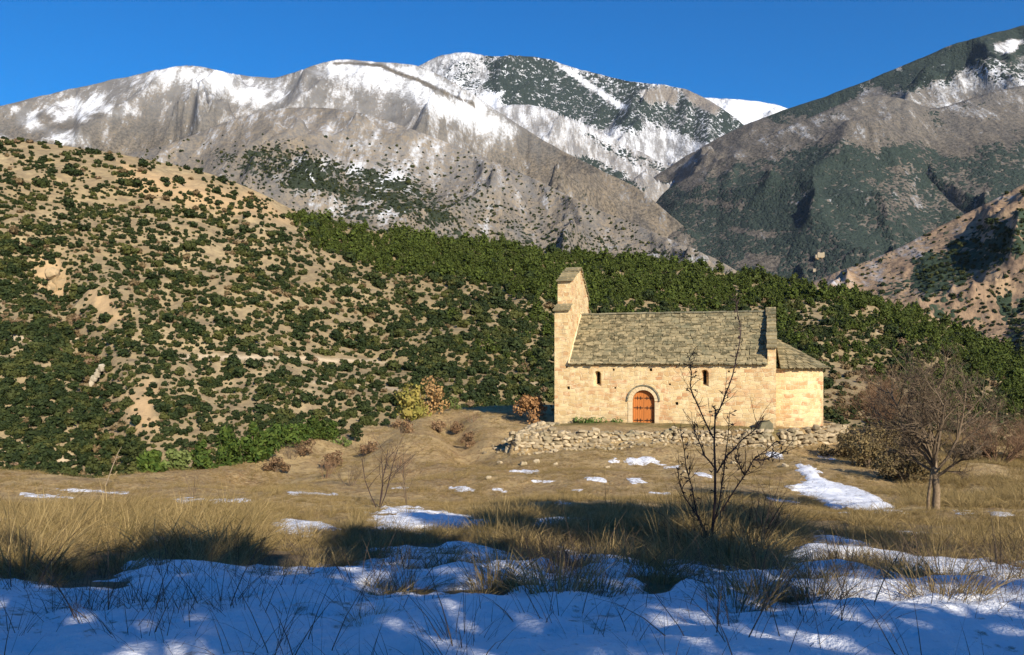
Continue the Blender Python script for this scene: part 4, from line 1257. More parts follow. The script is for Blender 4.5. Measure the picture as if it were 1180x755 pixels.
dw = rock_wall([chl(0.1, -0.1), W1 + Vector((0.15, 0.25, 0)), W2], lambda p: -3.72, 3, spill=0.9, size=0.17, step=0.25, rowh=0.17).build('dry_stone_wall', M_rock)
tag(dw, 'rough dry stone retaining wall of pale fieldstones below the chapel terrace', 'wall')
pw = rock_wall([W2 + Vector((0.3, 0.05, 0)), W3, Vector((19.6, 47.5, 0))], lambda p: -3.72, 8, size=0.22, step=0.36, rowh=0.25, batter=0.05)
pwo = pw.build('stone_platform', M_rock)
tag(pwo, 'low platform of larger squared stones under the rounded apse', 'platform')
mb = MB(); r = random.Random(3); h = ground_hit(880, 505)
p = chl(12.0, -0.55, -3.75)
rock(mb, p, (0.62, 0.45, 0.55), r, 2); rock(mb, p + Vector((-0.7, -0.2, -0.2)), (0.5, 0.4, 0.35), r, 2)
mossm = slab_mat('mossy_stone', (0.11, 0.10, 0.06), (0.17, 0.15, 0.09), (0.10, 0.11, 0.05))
tag(mb.build('mossy_boulder', mossm), 'dark mossy boulders at the foot of the corner between nave and apse', 'boulder')
# stones lying about on the slope
r = random.Random(77); k = 0
for (px_, py_, s) in ((603, 536, .20), (618, 533, .16), (576, 534, .14), (905, 538, .16), (640, 536, .12), (563, 552, .12), (700, 540, .13), (790, 545, .12), (845, 535, .14)):
    h = ground_hit(px_, py_)
    if h is None: continue
    mb = MB(); rock(mb, (0, 0, s * .25), (s, s * .8, s * .55), r, 2)
    o = mb.build('loose_stone', M_rock); o.location = h
    tag(o, 'small pale stone lying loose on the brown meadow below the terrace wall', 'stone', 'loose stones on the meadow')

# ------------------------------------------------------------------ plants with bare branches
def grow(mb, p, d, L_, rad, lvl, r, nch, up=0.25, spread=0.9, wob=0.25, seg=4, lenk=0.62, radk=0.55, t0=0.3, tips=None):
    pts = [Vector(p)]; dd = Vector(d).normalized(); n = seg if lvl > 0 else 2
    for i in range(n):
        dd = (dd + rv(r) * wob / math.sqrt(n) * 1.3 + Vector((0, 0, up * 0.25))).normalized()
        pts.append(pts[-1] + dd * L_ / n)
    sides = 6 if rad > 0.03 else (4 if rad > 0.010 else 3)
    tip = 0.45 if lvl > 0 else 0.3
    mb.tube(pts, [rad * (1 - (1 - tip) * i / n) for i in range(n + 1)], sides, cap=False)
    if lvl == 0:
        if tips is not None: tips.append(pts[-1])
        return
    for k in range(nch[-lvl] if lvl <= len(nch) else nch[0]):
        t = t0 + (1 - t0) * (k + r.random()) / nch[-lvl]
        i = min(int(t * n), n - 1); q = pts[i].lerp(pts[i + 1], t * n - i)
        side = rv(r); side = (side - dd * side.dot(dd)).normalized()
        nd = (dd * (1 - spread * 0.45) + side * spread * r.uniform(0.6, 1.1) + Vector((0, 0, up * 0.5))).normalized()
        grow(mb, q, nd, L_ * lenk * r.uniform(0.7, 1.2) * (1.1 - 0.35 * t), rad * radk * (1 - 0.4 * t), lvl - 1, r, nch, up, spread, wob, seg, lenk, radk, t0, tips)

M_bark = bark_mat('grey_brown_bark', (0.20, 0.15, 0.10), (0.36, 0.28, 0.19))
M_twig = bark_mat('brown_twigs', (0.105, 0.076, 0.048), (0.195, 0.142, 0.092))
M_twig2 = bark_mat('russet_twigs', (0.16, 0.095, 0.055), (0.25, 0.155, 0.09))
M_dark_twig = bark_mat('dark_twigs', (0.035, 0.024, 0.022), (0.075, 0.05, 0.045))

# the bare tree on the right
tb = ground_hit(1078, 588)
tree = empty('bare_tree', tb)
tag(tree, 'leafless round crowned tree with pale trunk at the right of the meadow', 'tree')
r = random.Random(14); tm = MB(); cm = MB()
tm.tube([(0.02, 0, -0.3), (0, 0, 0), (0.03, 0.0, 0.45), (0.0, 0.02, 0.85), (-0.03, 0.03, 1.25)], [0.15, 0.105, 0.085, 0.08, 0.075], 9)
tm.tube([(-0.16, 0.05, -0.3), (-0.15, 0.05, 0.3), (-0.10, 0.04, 0.7), (-0.05, 0.03, 1.05)], [0.05, 0.04, 0.038, 0.035], 7)
tm.build('trunk', bark_mat('brown_bark', (0.13, 0.09, 0.055), (0.27, 0.20, 0.125), 14.0), tree, smooth=True)
for k in range(12):
    a = k / 12 * 6.28 + r.uniform(-.3, .3); tl = r.uniform(0.15, 0.72)
    if k == 0: tl = 0.1
    lowb = k % 3 == 1
    if lowb: tl = r.uniform(1.0, 1.7)
    d = Vector((math.cos(a) * tl, math.sin(a) * tl, 1.0))
    grow(cm, (-0.02, 0.02, r.uniform(0.7, 1.2)), d, r.uniform(0.95, 1.25) if lowb else r.uniform(1.5, 2.2), 0.040, 3, r, (7, 8, 8), up=0.30, spread=0.95, wob=0.35, lenk=0.60, radk=0.62)
cm.build('crown', M_twig, tree)
print('tree faces', len(cm.f))

def bush(name, px_, py_, stems, L_, rad, lvl, nch, mat, label, seed, group=None, tilt=0.9, up=0.3, cat='bush', y=None, z0=0.0, **kw):
    h = ground_hit(px_, py_) if y is None else None
    if h is None:
        yy = y or 40.0; x = (px_ - CX) / F * yy; h = Vector((x, yy, gz(x, yy)))
    r = random.Random(seed); mb = MB()
    for k in range(stems):
        a = r.uniform(0, 6.28); q = math.sqrt(r.random()) * tilt
        grow(mb, (math.cos(a) * q * 0.12, math.sin(a) * q * 0.12, -0.05), (math.cos(a) * q, math.sin(a) * q, 1), L_ * r.uniform(.75, 1.15), rad, lvl, r, nch, up=up, **kw)
    o = mb.build(name, mat); o.location = h; tag(o, label, cat, group)
    return o
bush('bare_bush', 1015, 497, 16, 2.5, 0.045, 3, (6, 7, 7), M_twig2, 'large leafless russet bush behind the thicket left of the bare tree', 31, y=47, tilt=0.8)
bush('bare_bush', 1150, 530, 14, 1.8, 0.035, 3, (6, 6, 6), M_twig2, 'leafless russet bush on the slope right of the bare tree', 32, y=37, tilt=1.2)
bush('bare_bush', 1205, 540, 12, 1.9, 0.035, 3, (6, 6, 6), M_twig2, 'leafless brown bush cut by the right edge of the picture', 33, y=38, tilt=1.2)
bush('bare_bush', 1108, 520, 12, 1.7, 0.03, 3, (6, 6, 5), M_twig, 'low leafless brown bush just behind the trunk of the bare tree', 34, y=40, tilt=1.2)

# ------------------------------------------------------------------ leafy shrubs near the chapel
def leafy_shrub(name, pos, w, h, mat, label, seed, nleaf=900, size=0.10, stem=M_twig, cat='shrub', group=None, conic=False, core=True, elong=1.6):
    r = random.Random(seed); root = empty(name, pos); tag(root, label, cat, group)
    lobes = []
    for k in range(14):
        a = r.uniform(0, 6.28); t = r.random()
        rr = (1 - t) ** 0.8 if conic else math.sqrt(max(0.05, 1 - (t * 0.9) ** 2))
        d = r.uniform(0.2, 0.75) * rr * w / 2
        rad = (0.30 if conic else 0.34) * min(w, h) * r.uniform(0.5, 0.9) * (0.5 + 0.5 * rr)
        lobes.append(((math.cos(a) * d, math.sin(a) * d, 0.12 * h + t * h * 0.75), rad))
    mb = MB()
    if core:
        for c, rad in lobes[:8]: blob(mb, c, rad * 0.6, r, 1)
    leaf_quads(mb, r, lobes, nleaf, size, elong)
    sm = MB()
    for c, rad in lobes[:9]:
        m_ = Vector((c[0] * 0.3, c[1] * 0.3, c[2] * 0.5)); sm.tube([(0, 0, -0.1), m_, Vector(c)], [0.035, 0.022, 0.01], 4, cap=False)
        for _ in range(3): sm.tube([Vector(c), Vector(c) + (rv(r) + Vector((0, 0, .4))) * rad * 1.1], [0.008, 0.003], 3, cap=False)
    sm.build('stem', stem, root)
    mb.build('foliage', mat, root)
    return root
M_green = leaf_mat('bright_evergreen', (0.022, 0.046, 0.008), (0.075, 0.105, 0.018))
M_green2 = leaf_mat('broom_green', (0.07, 0.10, 0.025), (0.14, 0.16, 0.05))
M_yel = leaf_mat('autumn_yellow_green', (0.20, 0.19, 0.04), (0.34, 0.27, 0.07))
M_rust = leaf_mat('autumn_rust', (0.27, 0.155, 0.06), (0.42, 0.26, 0.11))
M_russet = leaf_mat('russet_leaves', (0.22, 0.11, 0.045), (0.38, 0.21, 0.09))
M_bramble = leaf_mat('bramble_leaves', (0.07, 0.055, 0.024), (0.24, 0.175, 0.08))
def gpt(px_, y): 
    x = (px_ - CX) / F * y; return Vector((x, y, gz(x, y)))
leafy_shrub('autumn_tree', gpt(474, 54), 2.9, 2.7, M_yel, 'small yellow green autumn tree on the slope left of the chapel', 41, 1500, 0.13, cat='tree')
leafy_shrub('autumn_shrub', gpt(497, 56), 2.6, 2.6, M_rust, 'rust coloured bush pressed against the yellow green autumn tree', 42, 700, 0.13, core=False)
leafy_shrub('russet_shrub', gpt(612, 50), 2.6, 1.9, M_russet, 'russet leaved bush just left of the chapel corner', 43, 1300, 0.11, core=False)
leafy_shrub('russet_shrub', chl(-1.0, 8.0, -3.7), 2.4, 2.6, M_rust, 'tall russet bush half hidden behind the bell gable corner', 44, 700, 0.13, core=False)
leafy_shrub('round_shrub', gpt(409, 49), 1.0, 1.1, M_oak, 'small dark round evergreen bush on the slope edge', 45, 500, 0.09)
leafy_shrub('low_shrub', gpt(394, 46), 1.9, 0.5, M_green2, 'low flat olive bush at the brow of the slope', 46, 500, 0.09)
leafy_shrub('low_shrub', gpt(524, 58), 1.2, 1.0, M_green2, 'small green bush right of the rusty autumn bush', 47, 400, 0.09)
for i, (px_, y, w, h, lab) in enumerate(((176, 33, 1.3, 1.1, 'leftmost low bush of the bright green row in the dip'), (205, 34, 1.4, 1.2, 'yellowish bush beside the tall green conifer clump'), (232, 35, 1.5, 1.7, 'bright green bush left of the tallest in the dip'), (262, 36, 1.9, 2.3, 'tallest bright green conifer bush in the dip left of the slope'), (291, 37, 1.7, 2.1, 'bright green bush at the right end of the dense clump'))):
    leafy_shrub('green_shrub', gpt(px_, y) + Vector((0, 0, -0.25)), w, h, M_green2 if i == 1 else M_green, lab, 50 + i, 1100, 0.11, conic=i > 1, cat='shrub', group='bright green bushes in the dip', elong=2.2)
for i, (px_, y, w, h, lab) in enumerate(((304, 37.5, 1.7, 1.6, 'lowest bush in the green line climbing the brow of the slope'), (318, 40, 1.6, 1.4, 'second bush from below in the green line on the brow'), (331, 41.5, 1.6, 1.3, 'third bush from below in the green line on the brow'), (344, 43, 1.6, 1.2, 'fourth bush from below in the green line on the brow'), (357, 44.5, 1.5, 1.3, 'third bush from the top of the green line on the brow'), (370, 45.5, 1.4, 1.2, 'second bush from the top of the green line on the brow'), (382, 47, 1.2, 1.1, 'topmost bush of the green line on the brow'))):
    q = gpt(px_, y); q.z -= 0.05
    leafy_shrub('green_shrub', q, w, h, M_green, lab, 60 + i, 800, 0.10, group='bright green bushes on the brow of the slope', elong=2.2)
# bramble thicket in front of the bare bushes
for i, (px_, py_, w, h, lab) in enumerate(((968, 528, 2.6, 1.2, 'low olive bramble thicket right of the apse platform'), (1000, 540, 3.0, 2.0, 'dense bramble bush shading the end of the large snow patch'), (1042, 556, 2.6, 1.7, 'bramble bush close to the left of the bare tree trunk'), (1020, 522, 3.2, 1.7, 'bramble bush behind the thicket near the snow patch'), (1062, 538, 2.6, 1.2, 'bramble mound seen behind the trunk of the bare tree'), (1120, 530, 3.0, 1.1, 'low bramble mound right of the bare tree trunk'))):
    leafy_shrub('bramble_thicket', ground_hit(px_, py_), w, h, M_bramble, lab, 70 + i, 2600, 0.070, core=False, cat='thicket', group='brambles between apse and bare tree')
# weeds at the chapel foot
r = random.Random(4)
mb = MB()
for k in range(16):
    a = s_of(664 + 60 * r.random()); hgt = r.uniform(0.10, 0.30)
    leaf_quads(mb, r, [((a, -0.25 - r.random() * 0.35, hgt * 0.6), hgt)], 55, 0.07)
wd = mb.build('weeds', leaf_mat('fresh_weeds', (0.06, 0.11, 0.02), (0.14, 0.20, 0.05))); wd['kind'] = 'stuff'
wd.location = chapel.location; wd.rotation_euler = chapel.rotation_euler
# dry brown shrubs on the slope left of the chapel
for i, (px_, py_, st, L_, lab) in enumerate(((375, 552, 10, 0.75, 'reddish brown twiggy shrub on the lower left slope'), (402, 560, 9, 0.7, 'brown twiggy shrub in the grass below the slope'), (460, 545, 10, 0.85, 'brown twiggy shrub beside the dark bare stems'), (520, 498, 8, 0.8, 'brown twiggy shrub below the rusty autumn bush'), (533, 512, 7, 0.6, 'small brown shrub in the gully left of the terrace wall'), (336, 530, 8, 0.7, 'brown twiggy shrub beside the bright green bushes'), (545, 487, 6, 0.6, 'small brown shrub near the crest of the slope'))):
    bush('twiggy_shrub', px_, py_, st, L_, 0.012, 2, (5, 6), M_twig2 if i % 2 == 0 else M_twig, lab, 80 + i, 'brown shrubs on the slope left of the chapel', tilt=1.0, cat='shrub')
M_heath = leaf_mat('withered_heath', (0.13, 0.075, 0.04), (0.26, 0.165, 0.085))
for i, (px_, y, w, h, lab) in enumerate(((352, 40, 1.6, .8, 'reddish heath clump just right of the bright green bushes'), (385, 38, 1.8, .8, 'low heath clump at the foot of the brown slope'), (425, 42, 1.5, .7, 'low heath clump behind the dark bare stems'), (462, 44, 1.9, .9, 'broad heath clump below the autumn tree'), (505, 47, 1.4, .7, 'heath clump at the head of the gully below the rusty bush'), (528, 50, 1.0, .8, 'narrow dark heath clump in the upper gully'), (540, 44, 1.1, .8, 'narrow dark heath clump in the lower gully'), (318, 36, 1.5, .7, 'heath clump at the lowest edge of the brown slope'))):
    leafy_shrub('heath_shrub', gpt(px_, y), w, h, M_heath, lab, 150 + i, 700, 0.065, core=False, group='withered heath on the brown slope')
bush('stemmy_shrub', 436, 585, 4, 1.6, 0.018, 2, (5, 4), M_dark_twig, 'dark bare shrub stems rising from the grass left of centre', 91, tilt=0.35, cat='shrub', wob=0.3)
bush('stemmy_shrub', 470, 583, 3, 1.5, 0.014, 2, (4, 4), M_twig, 'thin leaning bare stems beside the dark bare shrub', 92, tilt=0.5, cat='shrub', wob=0.3)
bush('stemmy_shrub', 222, 577, 3, 1.0, 0.010, 2, (3, 3), M_twig, 'short bare stems in the grass below the green bushes', 93, tilt=0.6, cat='shrub')
mb = MB(); q = ground_hit(120, 562)
mb.tube([(0, 0, -0.1), (0.28, 0, 0.7), (0.5, 0, 1.25), (0.62, 0, 1.45)], [0.018, 0.016, 0.012, 0.007], 6); mb.tube([(0.42, 0, 1.05), (0.62, 0.1, 1.12)], [0.012, 0.006], 4)
o = mb.build('dead_stem', M_bark); o.location = q; tag(o, 'pale dead stem leaning right at the far left meadow edge', 'stem')

# the thorny sapling in front of the chapel
sp0 = ground_hit(818, 632); Ys = sp0.y
sap = empty('bare_sapling', sp0); tag(sap, 'dark leafless thorny sapling standing in front of the chapel', 'sapling')
def sp(pts, dy=0.0):
    out = []
    for i, (a, b_) in enumerate(pts):
        y = Ys + dy * i
        out.append(Vector(((a - CX) / F * y, y, (HZ - b_) / F * y)) - sp0)
    return out
main = [(816, 645), (821, 610), (824, 575), (824, 540), (823, 510), (824, 482), (824, 468)]
limbs = [
    ([(824, 482), (832, 466), (840, 445), (847, 420), (852, 398), (853, 375), (849, 352), (847, 340)], 0.05),
    ([(822, 505), (812, 485), (803, 465), (796, 448), (797, 430), (795, 412), (799, 405)], -0.06),
    ([(820, 615), (829, 580), (834, 545), (838, 510), (840, 490), (841, 474)], 0.08),
    ([(826, 545), (838, 525), (852, 510), (864, 500), (874, 490), (880, 482)], 0.07),
    ([(822, 600), (840, 575), (858, 548), (868, 530), (884, 518), (895, 508)], -0.08),
    ([(817, 620), (803, 592), (797, 560), (790, 535), (787, 510), (783, 492)], 0.05),
    ([(814, 625), (806, 600), (790, 575), (782, 552), (780, 540)], -0.05),
    ([(824, 540), (812, 525), (806, 510), (800, 498), (800, 486)], 0.06),
    ([(868, 530), (880, 530), (896, 524), (906, 520)], 0.04),
    ([(858, 548), (852, 535), (846, 526)], -0.05),
]
r = random.Random(8)
tmb = MB(); mpts = sp(main); tmb.tube(mpts, [0.030, 0.022, 0.018, 0.016, 0.014, 0.011, 0.005], 6)
def thorns(mb, pts, k, L0):
    for a, b_ in zip(pts[:-1], pts[1:]):
        for _ in range(k):
            q = a.lerp(b_, r.random()); d = (rv(r) + (b_ - a).normalized() * 0.6).normalized()
            l = L0 * r.uniform(0.3, 1.2)
            mb.tube([q, q + d * l * 0.5, q + (d + rv(r) * 0.25).normalized() * l], [0.0055, 0.0045, 0.002], 3, cap=False)
            if r.random() < 0.35:
                e = q + d * l * 0.6; mb.tube([e, e + rv(r) * 0.05], [0.012, 0.004], 4, cap=False)
thorns(tmb, mpts[2:], 7, 0.12); tmb.build('trunk', M_dark_twig, sap)
for pts_, dy in limbs:
    lm = MB(); pp = sp(pts_, dy)
    sm_ = [pp[0]]
    for a, b_ in zip(pp[:-1], pp[1:]): sm_ += [a.lerp(b_, 0.5) + rv(r) * 0.012, b_]
    lm.tube(sm_, [0.0125 * (1 - 0.72 * i / len(sm_)) for i in range(len(sm_))], 5)
    thorns(lm, pp, 7, 0.15)
    for _ in range(7):
        i = r.randrange(1, len(sm_) - 1); d = (sm_[i + 1] - sm_[i]).normalized()
        grow(lm, sm_[i], (d + rv(r) * 0.9 + Vector((0, 0, .3))).normalized(), r.uniform(.2, .5), 0.0055, 1, r, (3,), up=0.4, wob=0.4)
    lm.build('branch', M_dark_twig, sap)
bush('briar_shrub', 868, 640, 9, 1.0, 0.007, 2, (4, 4), M_dark_twig, 'tangle of thin dark briar stems right of the sapling foot', 95, tilt=0.8, cat='shrub', wob=0.35)
bush('briar_shrub', 800, 640, 7, 0.8, 0.007, 2, (4, 4), M_dark_twig, 'tangle of thin dark briar stems left of the sapling foot', 96, tilt=0.6, cat='shrub', wob=0.35)

# ------------------------------------------------------------------ grass
def grass_mat(name, c1, c2, c3):
    m = NT(name, 0.7)
    isl = m.island(); ob = m.objrnd()
    c = m.mix(isl, c1, c2); c = m.mix(m.rng(ob, 0.5, 1.0), c, c3)
    m.color(c)
    tr = m.n('ShaderNodeBsdfTranslucent'); m.l(c, tr.inputs['Color'])
    mx_ = m.n('ShaderNodeMixShader'); mx_.inputs[0].default_value = 0.25
    m.l(m.b.outputs[0], mx_.inputs[1]); m.l(tr.outputs[0], mx_.inputs[2]); m.l(mx_.outputs[0], m.t.nodes['Material Output'].inputs['Surface'])
    return m.m
M_grass = grass_mat('dry_grass', (0.17, 0.120, 0.045), (0.46, 0.335, 0.15), (0.22, 0.165, 0.06))
M_stalk = grass_mat('dead_stalks', (0.07, 0.05, 0.035), (0.16, 0.11, 0.07), (0.10, 0.07, 0.05))
def tuft(name, seed, n, h, rad, mat, width=0.009, lean=0.35, wind=(0.22, 0.0)):
    r = random.Random(seed); mb = MB()
    for _ in range(n):
        a = r.uniform(0, 6.28); d = rad * math.sqrt(r.random())
        p = Vector((math.cos(a) * d, math.sin(a) * d, -0.03))
        l = h * r.uniform(0.45, 1.1); q = r.uniform(0.2, 1) * lean
        dv_ = Vector((math.cos(a) * q + wind[0] * r.random(), math.sin(a) * q + wind[1] * r.random(), 1)).normalized()
        side = dv_.cross(rv(r)).normalized(); w = width * r.uniform(0.6, 1.2)
        vs = []; pt = Vector(p); seg = 4
        for i in range(seg + 1):
            k = 1 - (i / seg) ** 1.5 * 0.9
            vs += [pt - side * w * k * 0.5, pt + side * w * k * 0.5]
            dv_ = (dv_ + Vector((math.cos(a) * 0.16 * q / 0.35, math.sin(a) * 0.16 * q / 0.35, -0.10 * (i + 1) * q))).normalized()
            pt = pt + dv_ * l / seg
        mb.add(vs, [(2 * i, 2 * i + 1, 2 * i + 3, 2 * i + 2) for i in range(seg)])
    return mb.build(name, mat, link_it=False)
tufts = [tuft('tuft_kind', 400 + i, 40, 0.56, 0.17, M_grass, 0.010, 0.75, (0.35, 0.0)) for i in range(10)]
stalk_t = [tuft('stalk_kind', 450 + i, r.randint(3, 9), 0.55, 0.10, M_stalk, 0.006, 0.5, (0.1, 0)) for i in range(7)]
GR_POLY = [([(-1500, 578), (330, 574), (330, 640), (290, 650), (150, 648), (140, 668), (-1500, 664)], 1.0, 1.0),
           ([(300, 574), (640, 574), (640, 600), (570, 628), (440, 632), (350, 648), (300, 642)], 0.50, 0.62),
           ([(550, 574), (800, 570), (830, 600), (800, 652), (720, 642), (560, 642), (540, 610)], 1.0, 0.95),
           ([(770, 582), (930, 585), (915, 640), (890, 690), (835, 690), (790, 655)], 1.0, 1.15),
           ([(900, 588), (1200, 594), (1500, 600), (1500, 636), (1180, 640), (1100, 642), (1000, 614), (920, 614)], 0.75, 0.60)]
rs = np.random.RandomState(17)
n = 72000
yy = 5 + (25 - 5) * np.sqrt(rs.rand(n)); xx = rs.uniform(-1, 1, n) * (0.85 * yy + 4)
zz = ground_z(xx, yy); gx_ = CX + F * xx / yy; gy_ = HZ - F * zz / yy
den = np.full(n, 0.0); hs = np.full(n, 0.55)
for pl, dn, hh in GR_POLY:
    w = soft(gx_, gy_, pl, 6); den = np.maximum(den, w * dn); hs = np.where(w > 0.4, hh, hs)
far = soft(gx_, gy_, [(-400, 556), (1500, 566), (1500, 596), (-400, 582)], 5)
hs = np.where((far > 0.5), 0.34, hs); den = np.maximum(den, 0.50 * far)
clump = fbm(xx / 1.1 + 3, yy / 1.1, 3)
den = np.clip(den * (0.60 + 2.3 * clump), 0, 1.7)
nzp = fbm(xx / 1.1, yy / 1.1, 4); sdp = np.full(n, -1e9)
for i, pl in enumerate(SNOW_POLY):
    amp_ = 10.0 if i in (0, 1, 2, 3, 6) else 3.5
    sdp = np.maximum(sdp, poly_sd(gx_ + amp_ * 1.6 * nzp, gy_ + amp_ * .7 * nzp, pl))
den = den * np.where(sdp > 3, np.where(gy_ > 640, 0.0, 0.03), 1.0)
hl = fbm(xx / 0.9 + 21, yy / 0.9, 4)
hf_ = 0.62 - 0.5 * sstep(700, 640, gy_) * (0.6 + 0.4 * (gx_ > 560)) - hl
inh = (hf_ < 0.22) & (gy_ > 612) & (gy_ < 712)
hs = np.where(inh & (den < 0.3), 0.62, hs); den = np.where(inh, np.maximum(den, 1.1), den)
area_k = 0.40
ok = rs.rand(n) < den * area_k
P = np.stack([xx, yy, zz], 1)[ok]; H_ = hs[ok]
print('tufts', len(P))
scatter('grass', P, H_ * np.exp(rs.randn(len(P)) * 0.34) * 0.68, rs.uniform(-0.5, 0.5, len(P)), rs.randint(0, 10, len(P)), tufts)
# short dry turf on the meadow beyond
n = 90000
yy = 22 + 40 * rs.rand(n); xx = rs.uniform(-0.66, 0.8, n) * yy
zz = ground_z(xx, yy); gx_ = CX + F * xx / yy; gy_ = HZ - F * zz / yy
ok = (rs.rand(n) < np.clip(0.45 + 1.3 * fbm(xx / 3, yy / 3, 3), 0.03, 1) * np.where(gx_ > 1040, 1, 0.6)) & (poly_sd(xx, yy, TERR) < -0.1)
sdp = np.full(n, -1e9)
for pl in SNOW_POLY: sdp = np.maximum(sdp, poly_sd(gx_, gy_, pl))
ok &= sdp < 1
P = np.stack([xx, yy, zz], 1)[ok]
sc_ = np.where(gx_[ok] > 1040, 0.55, 0.30) * np.exp(rs.randn(len(P)) * 0.3)
scatter('turf', P, sc_, rs.uniform(0, 6.28, len(P)), rs.randint(0, 10, len(P)), tufts)
# dead stalks poking through the snow
n = 14000
yy = 4.2 + 10 * rs.rand(n); xx = rs.uniform(-1, 1, n) * (0.72 * yy + 1)
zz = ground_z(xx, yy); gx_ = CX + F * xx / yy; gy_ = HZ - F * zz / yy
dn = np.where(gy_ > 640, 0.10, 0.0) + 0.45 * soft(gx_, gy_, [(580, 640), (730, 640), (720, 700), (600, 705)], 12) + 0.22 * soft(gx_, gy_, [(-50, 690), (360, 680), (360, 770), (-50, 770)], 20) + 0.12 * soft(gx_, gy_, [(430, 650), (530, 650), (540, 700), (450, 710)], 12)
dn = dn + 0.22 * soft(gx_, gy_, [(800, 640), (1200, 640), (1200, 720), (800, 725)], 14)
ok = rs.rand(n) < dn * np.clip(0.6 + 1.6 * fbm(xx / .8 + 7, yy / .8, 3), 0, 2)
P = np.stack([xx, yy, zz], 1)[ok]
print('stalks', len(P))
scatter('dead_stalks', P, np.exp(rs.randn(len(P)) * 0.3) * 0.8, rs.uniform(0, 6.28, len(P)), rs.randint(0, 7, len(P)), stalk_t)

# tussocks standing alone in the snow
big_t = [tuft('tussock_kind', 470 + i, 150, 0.55, 0.20, M_grass, 0.008, 0.5) for i in range(4)]
TUS = [(424, 730, .50, 'small dry grass tussock alone in the blue shaded snow at bottom centre'), (568, 680, .85, 'dry grass tussock in the middle of the shaded snow'),
       (510, 656, .70, 'low dark tussock at the upper rim of the shaded snow'), (648, 694, 1.0, 'broad dark tussock in the shade left of the sapling'),
       (612, 690, .75, 'narrow dark tussock touching the broad dark one'), (690, 692, .7, 'thin dark tussock right of the broad dark one'),
       (850, 704, .85, 'pale straw tussock in front of the sapling clump'), (878, 690, .9, 'tall straw tussock on the right of the sapling clump'),
       (938, 696, .8, 'straw tussock standing on the bright snow right of the sapling'), (968, 688, .65, 'smaller straw tussock on the bright snow further right'),
       (1085, 706, .95, 'large dry tussock alone in the snow at the right'), (1110, 700, .7, 'smaller tussock leaning on the large one at right'),
       (757, 664, .85, 'dry tussock at the snow edge left of the sapling'), (735, 655, .8, 'dark tussock at the shaded snow edge left of the sapling'),
       (1000, 668, .6, 'low tussock among the snow below the lit grass strip'), (1040, 672, .65, 'low tussock between bright snow and the large right tussock'), (895, 655, .7, 'tussock at the left rim of the bright snow hollow')]
for i, (px_, py_, s, lab) in enumerate(TUS):
    h = ground_hit(px_, py_)
    o = big_t[i % 4].copy(); o.name = 'grass_tussock'; COL.objects.link(o)
    o.location = h; o.scale = (s * 1.1, s * 1.1, s); o.rotation_euler = (0, 0, 0.4 * math.sin(i * 2.1))
    tag(o, lab, 'grass tussock', 'tussocks standing in the snow')

# ------------------------------------------------------------------ rocks and ruins far away
mb = MB(); r = random.Random(6); h = HILL.hit(113, 445)
for k in range(9): rock(mb, (r.uniform(-.7, .7) - 0.1 * k, r.uniform(-.3, .6), 3.6 - k * 0.55), (r.uniform(.35, .75), r.uniform(.3, .6), r.uniform(.4, .8)), r, 2)
M_pale = slab_mat('pale_rock', (0.36, 0.30, 0.21), (0.46, 0.40, 0.30), (0.30, 0.24, 0.16))
o = mb.build('rock_outcrop', M_pale); o.location = h; tag(o, 'pale rock outcrop in the brown ravine of the left hillside', 'rock')
mb = MB(); h = HILL.hit(58, 335)
for k in range(7): rock(mb, (r.uniform(-2.2, 2.2), r.uniform(0, 2), r.uniform(-.5, 4.5)), (r.uniform(1.2, 2), r.uniform(1, 1.6), r.uniform(1.2, 2.2)), r, 2)
M_tan = slab_mat('tan_rock', (0.34, 0.24, 0.13), (0.42, 0.30, 0.17), (0.30, 0.22, 0.12))
o = mb.build('rock_outcrop', M_tan); o.location = h; tag(o, 'tan weathered rock face high on the left hillside', 'rock')
hf = BROWN.hit(945, 297)
if hf is None: hf = WOODED.hit(945, 297)
M_house = slab_mat('far_house_stone', (0.33, 0.265, 0.18), (0.38, 0.31, 0.215), (0.24, 0.19, 0.13))
k = hf.y / F * 0.62
hs_ = empty('ruined_house', hf); tag(hs_, 'tiny pale ruined stone house far down the wooded valley', 'house')
b = MB(); b.box((0, 0, 4.0 * k), (13 * k, 10 * k, 9 * k)); b.box((-7.5 * k, 0, 2.0 * k), (5 * k, 8 * k, 6 * k)); b.box((5 * k, 0, 8.8 * k), (2.5 * k, 9 * k, 2.0 * k)); b.box((-4 * k, 0, 8.9 * k), (3 * k, 9 * k, 1.6 * k)); b.build('wall', M_house, hs_)
b = MB(); rr_ = random.Random(2)
for q in range(14): rock(b, (rr_.uniform(-9, 8) * k, rr_.uniform(-4, 2) * k, rr_.uniform(-4, 1) * k), (rr_.uniform(1.5, 3) * k,) * 2 + (rr_.uniform(1, 2.4) * k,), rr_)
b.build('crag', M_tan, hs_)
hf2 = BROWN.hit(938, 313) or WOODED.hit(938, 313); k = hf2.y / F * 0.6
b = MB(); b.box((0, 0, 1.6 * k), (5 * k, 5 * k, 5 * k)); b.add([(-2.8 * k, -2.8 * k, 4.1 * k), (2.8 * k, -2.8 * k, 4.1 * k), (2.8 * k, 2.8 * k, 4.1 * k), (-2.8 * k, 2.8 * k, 4.1 * k), (-2.6 * k, 0, 5.6 * k), (2.6 * k, 0, 5.6 * k)], [(0, 1, 5, 4), (2, 3, 4, 5), (0, 4, 3), (1, 2, 5)])
o = b.build('stone_hut', M_house); o.location = hf2; tag(o, 'speck of a stone hut on the valley slope below the ruined house', 'hut')

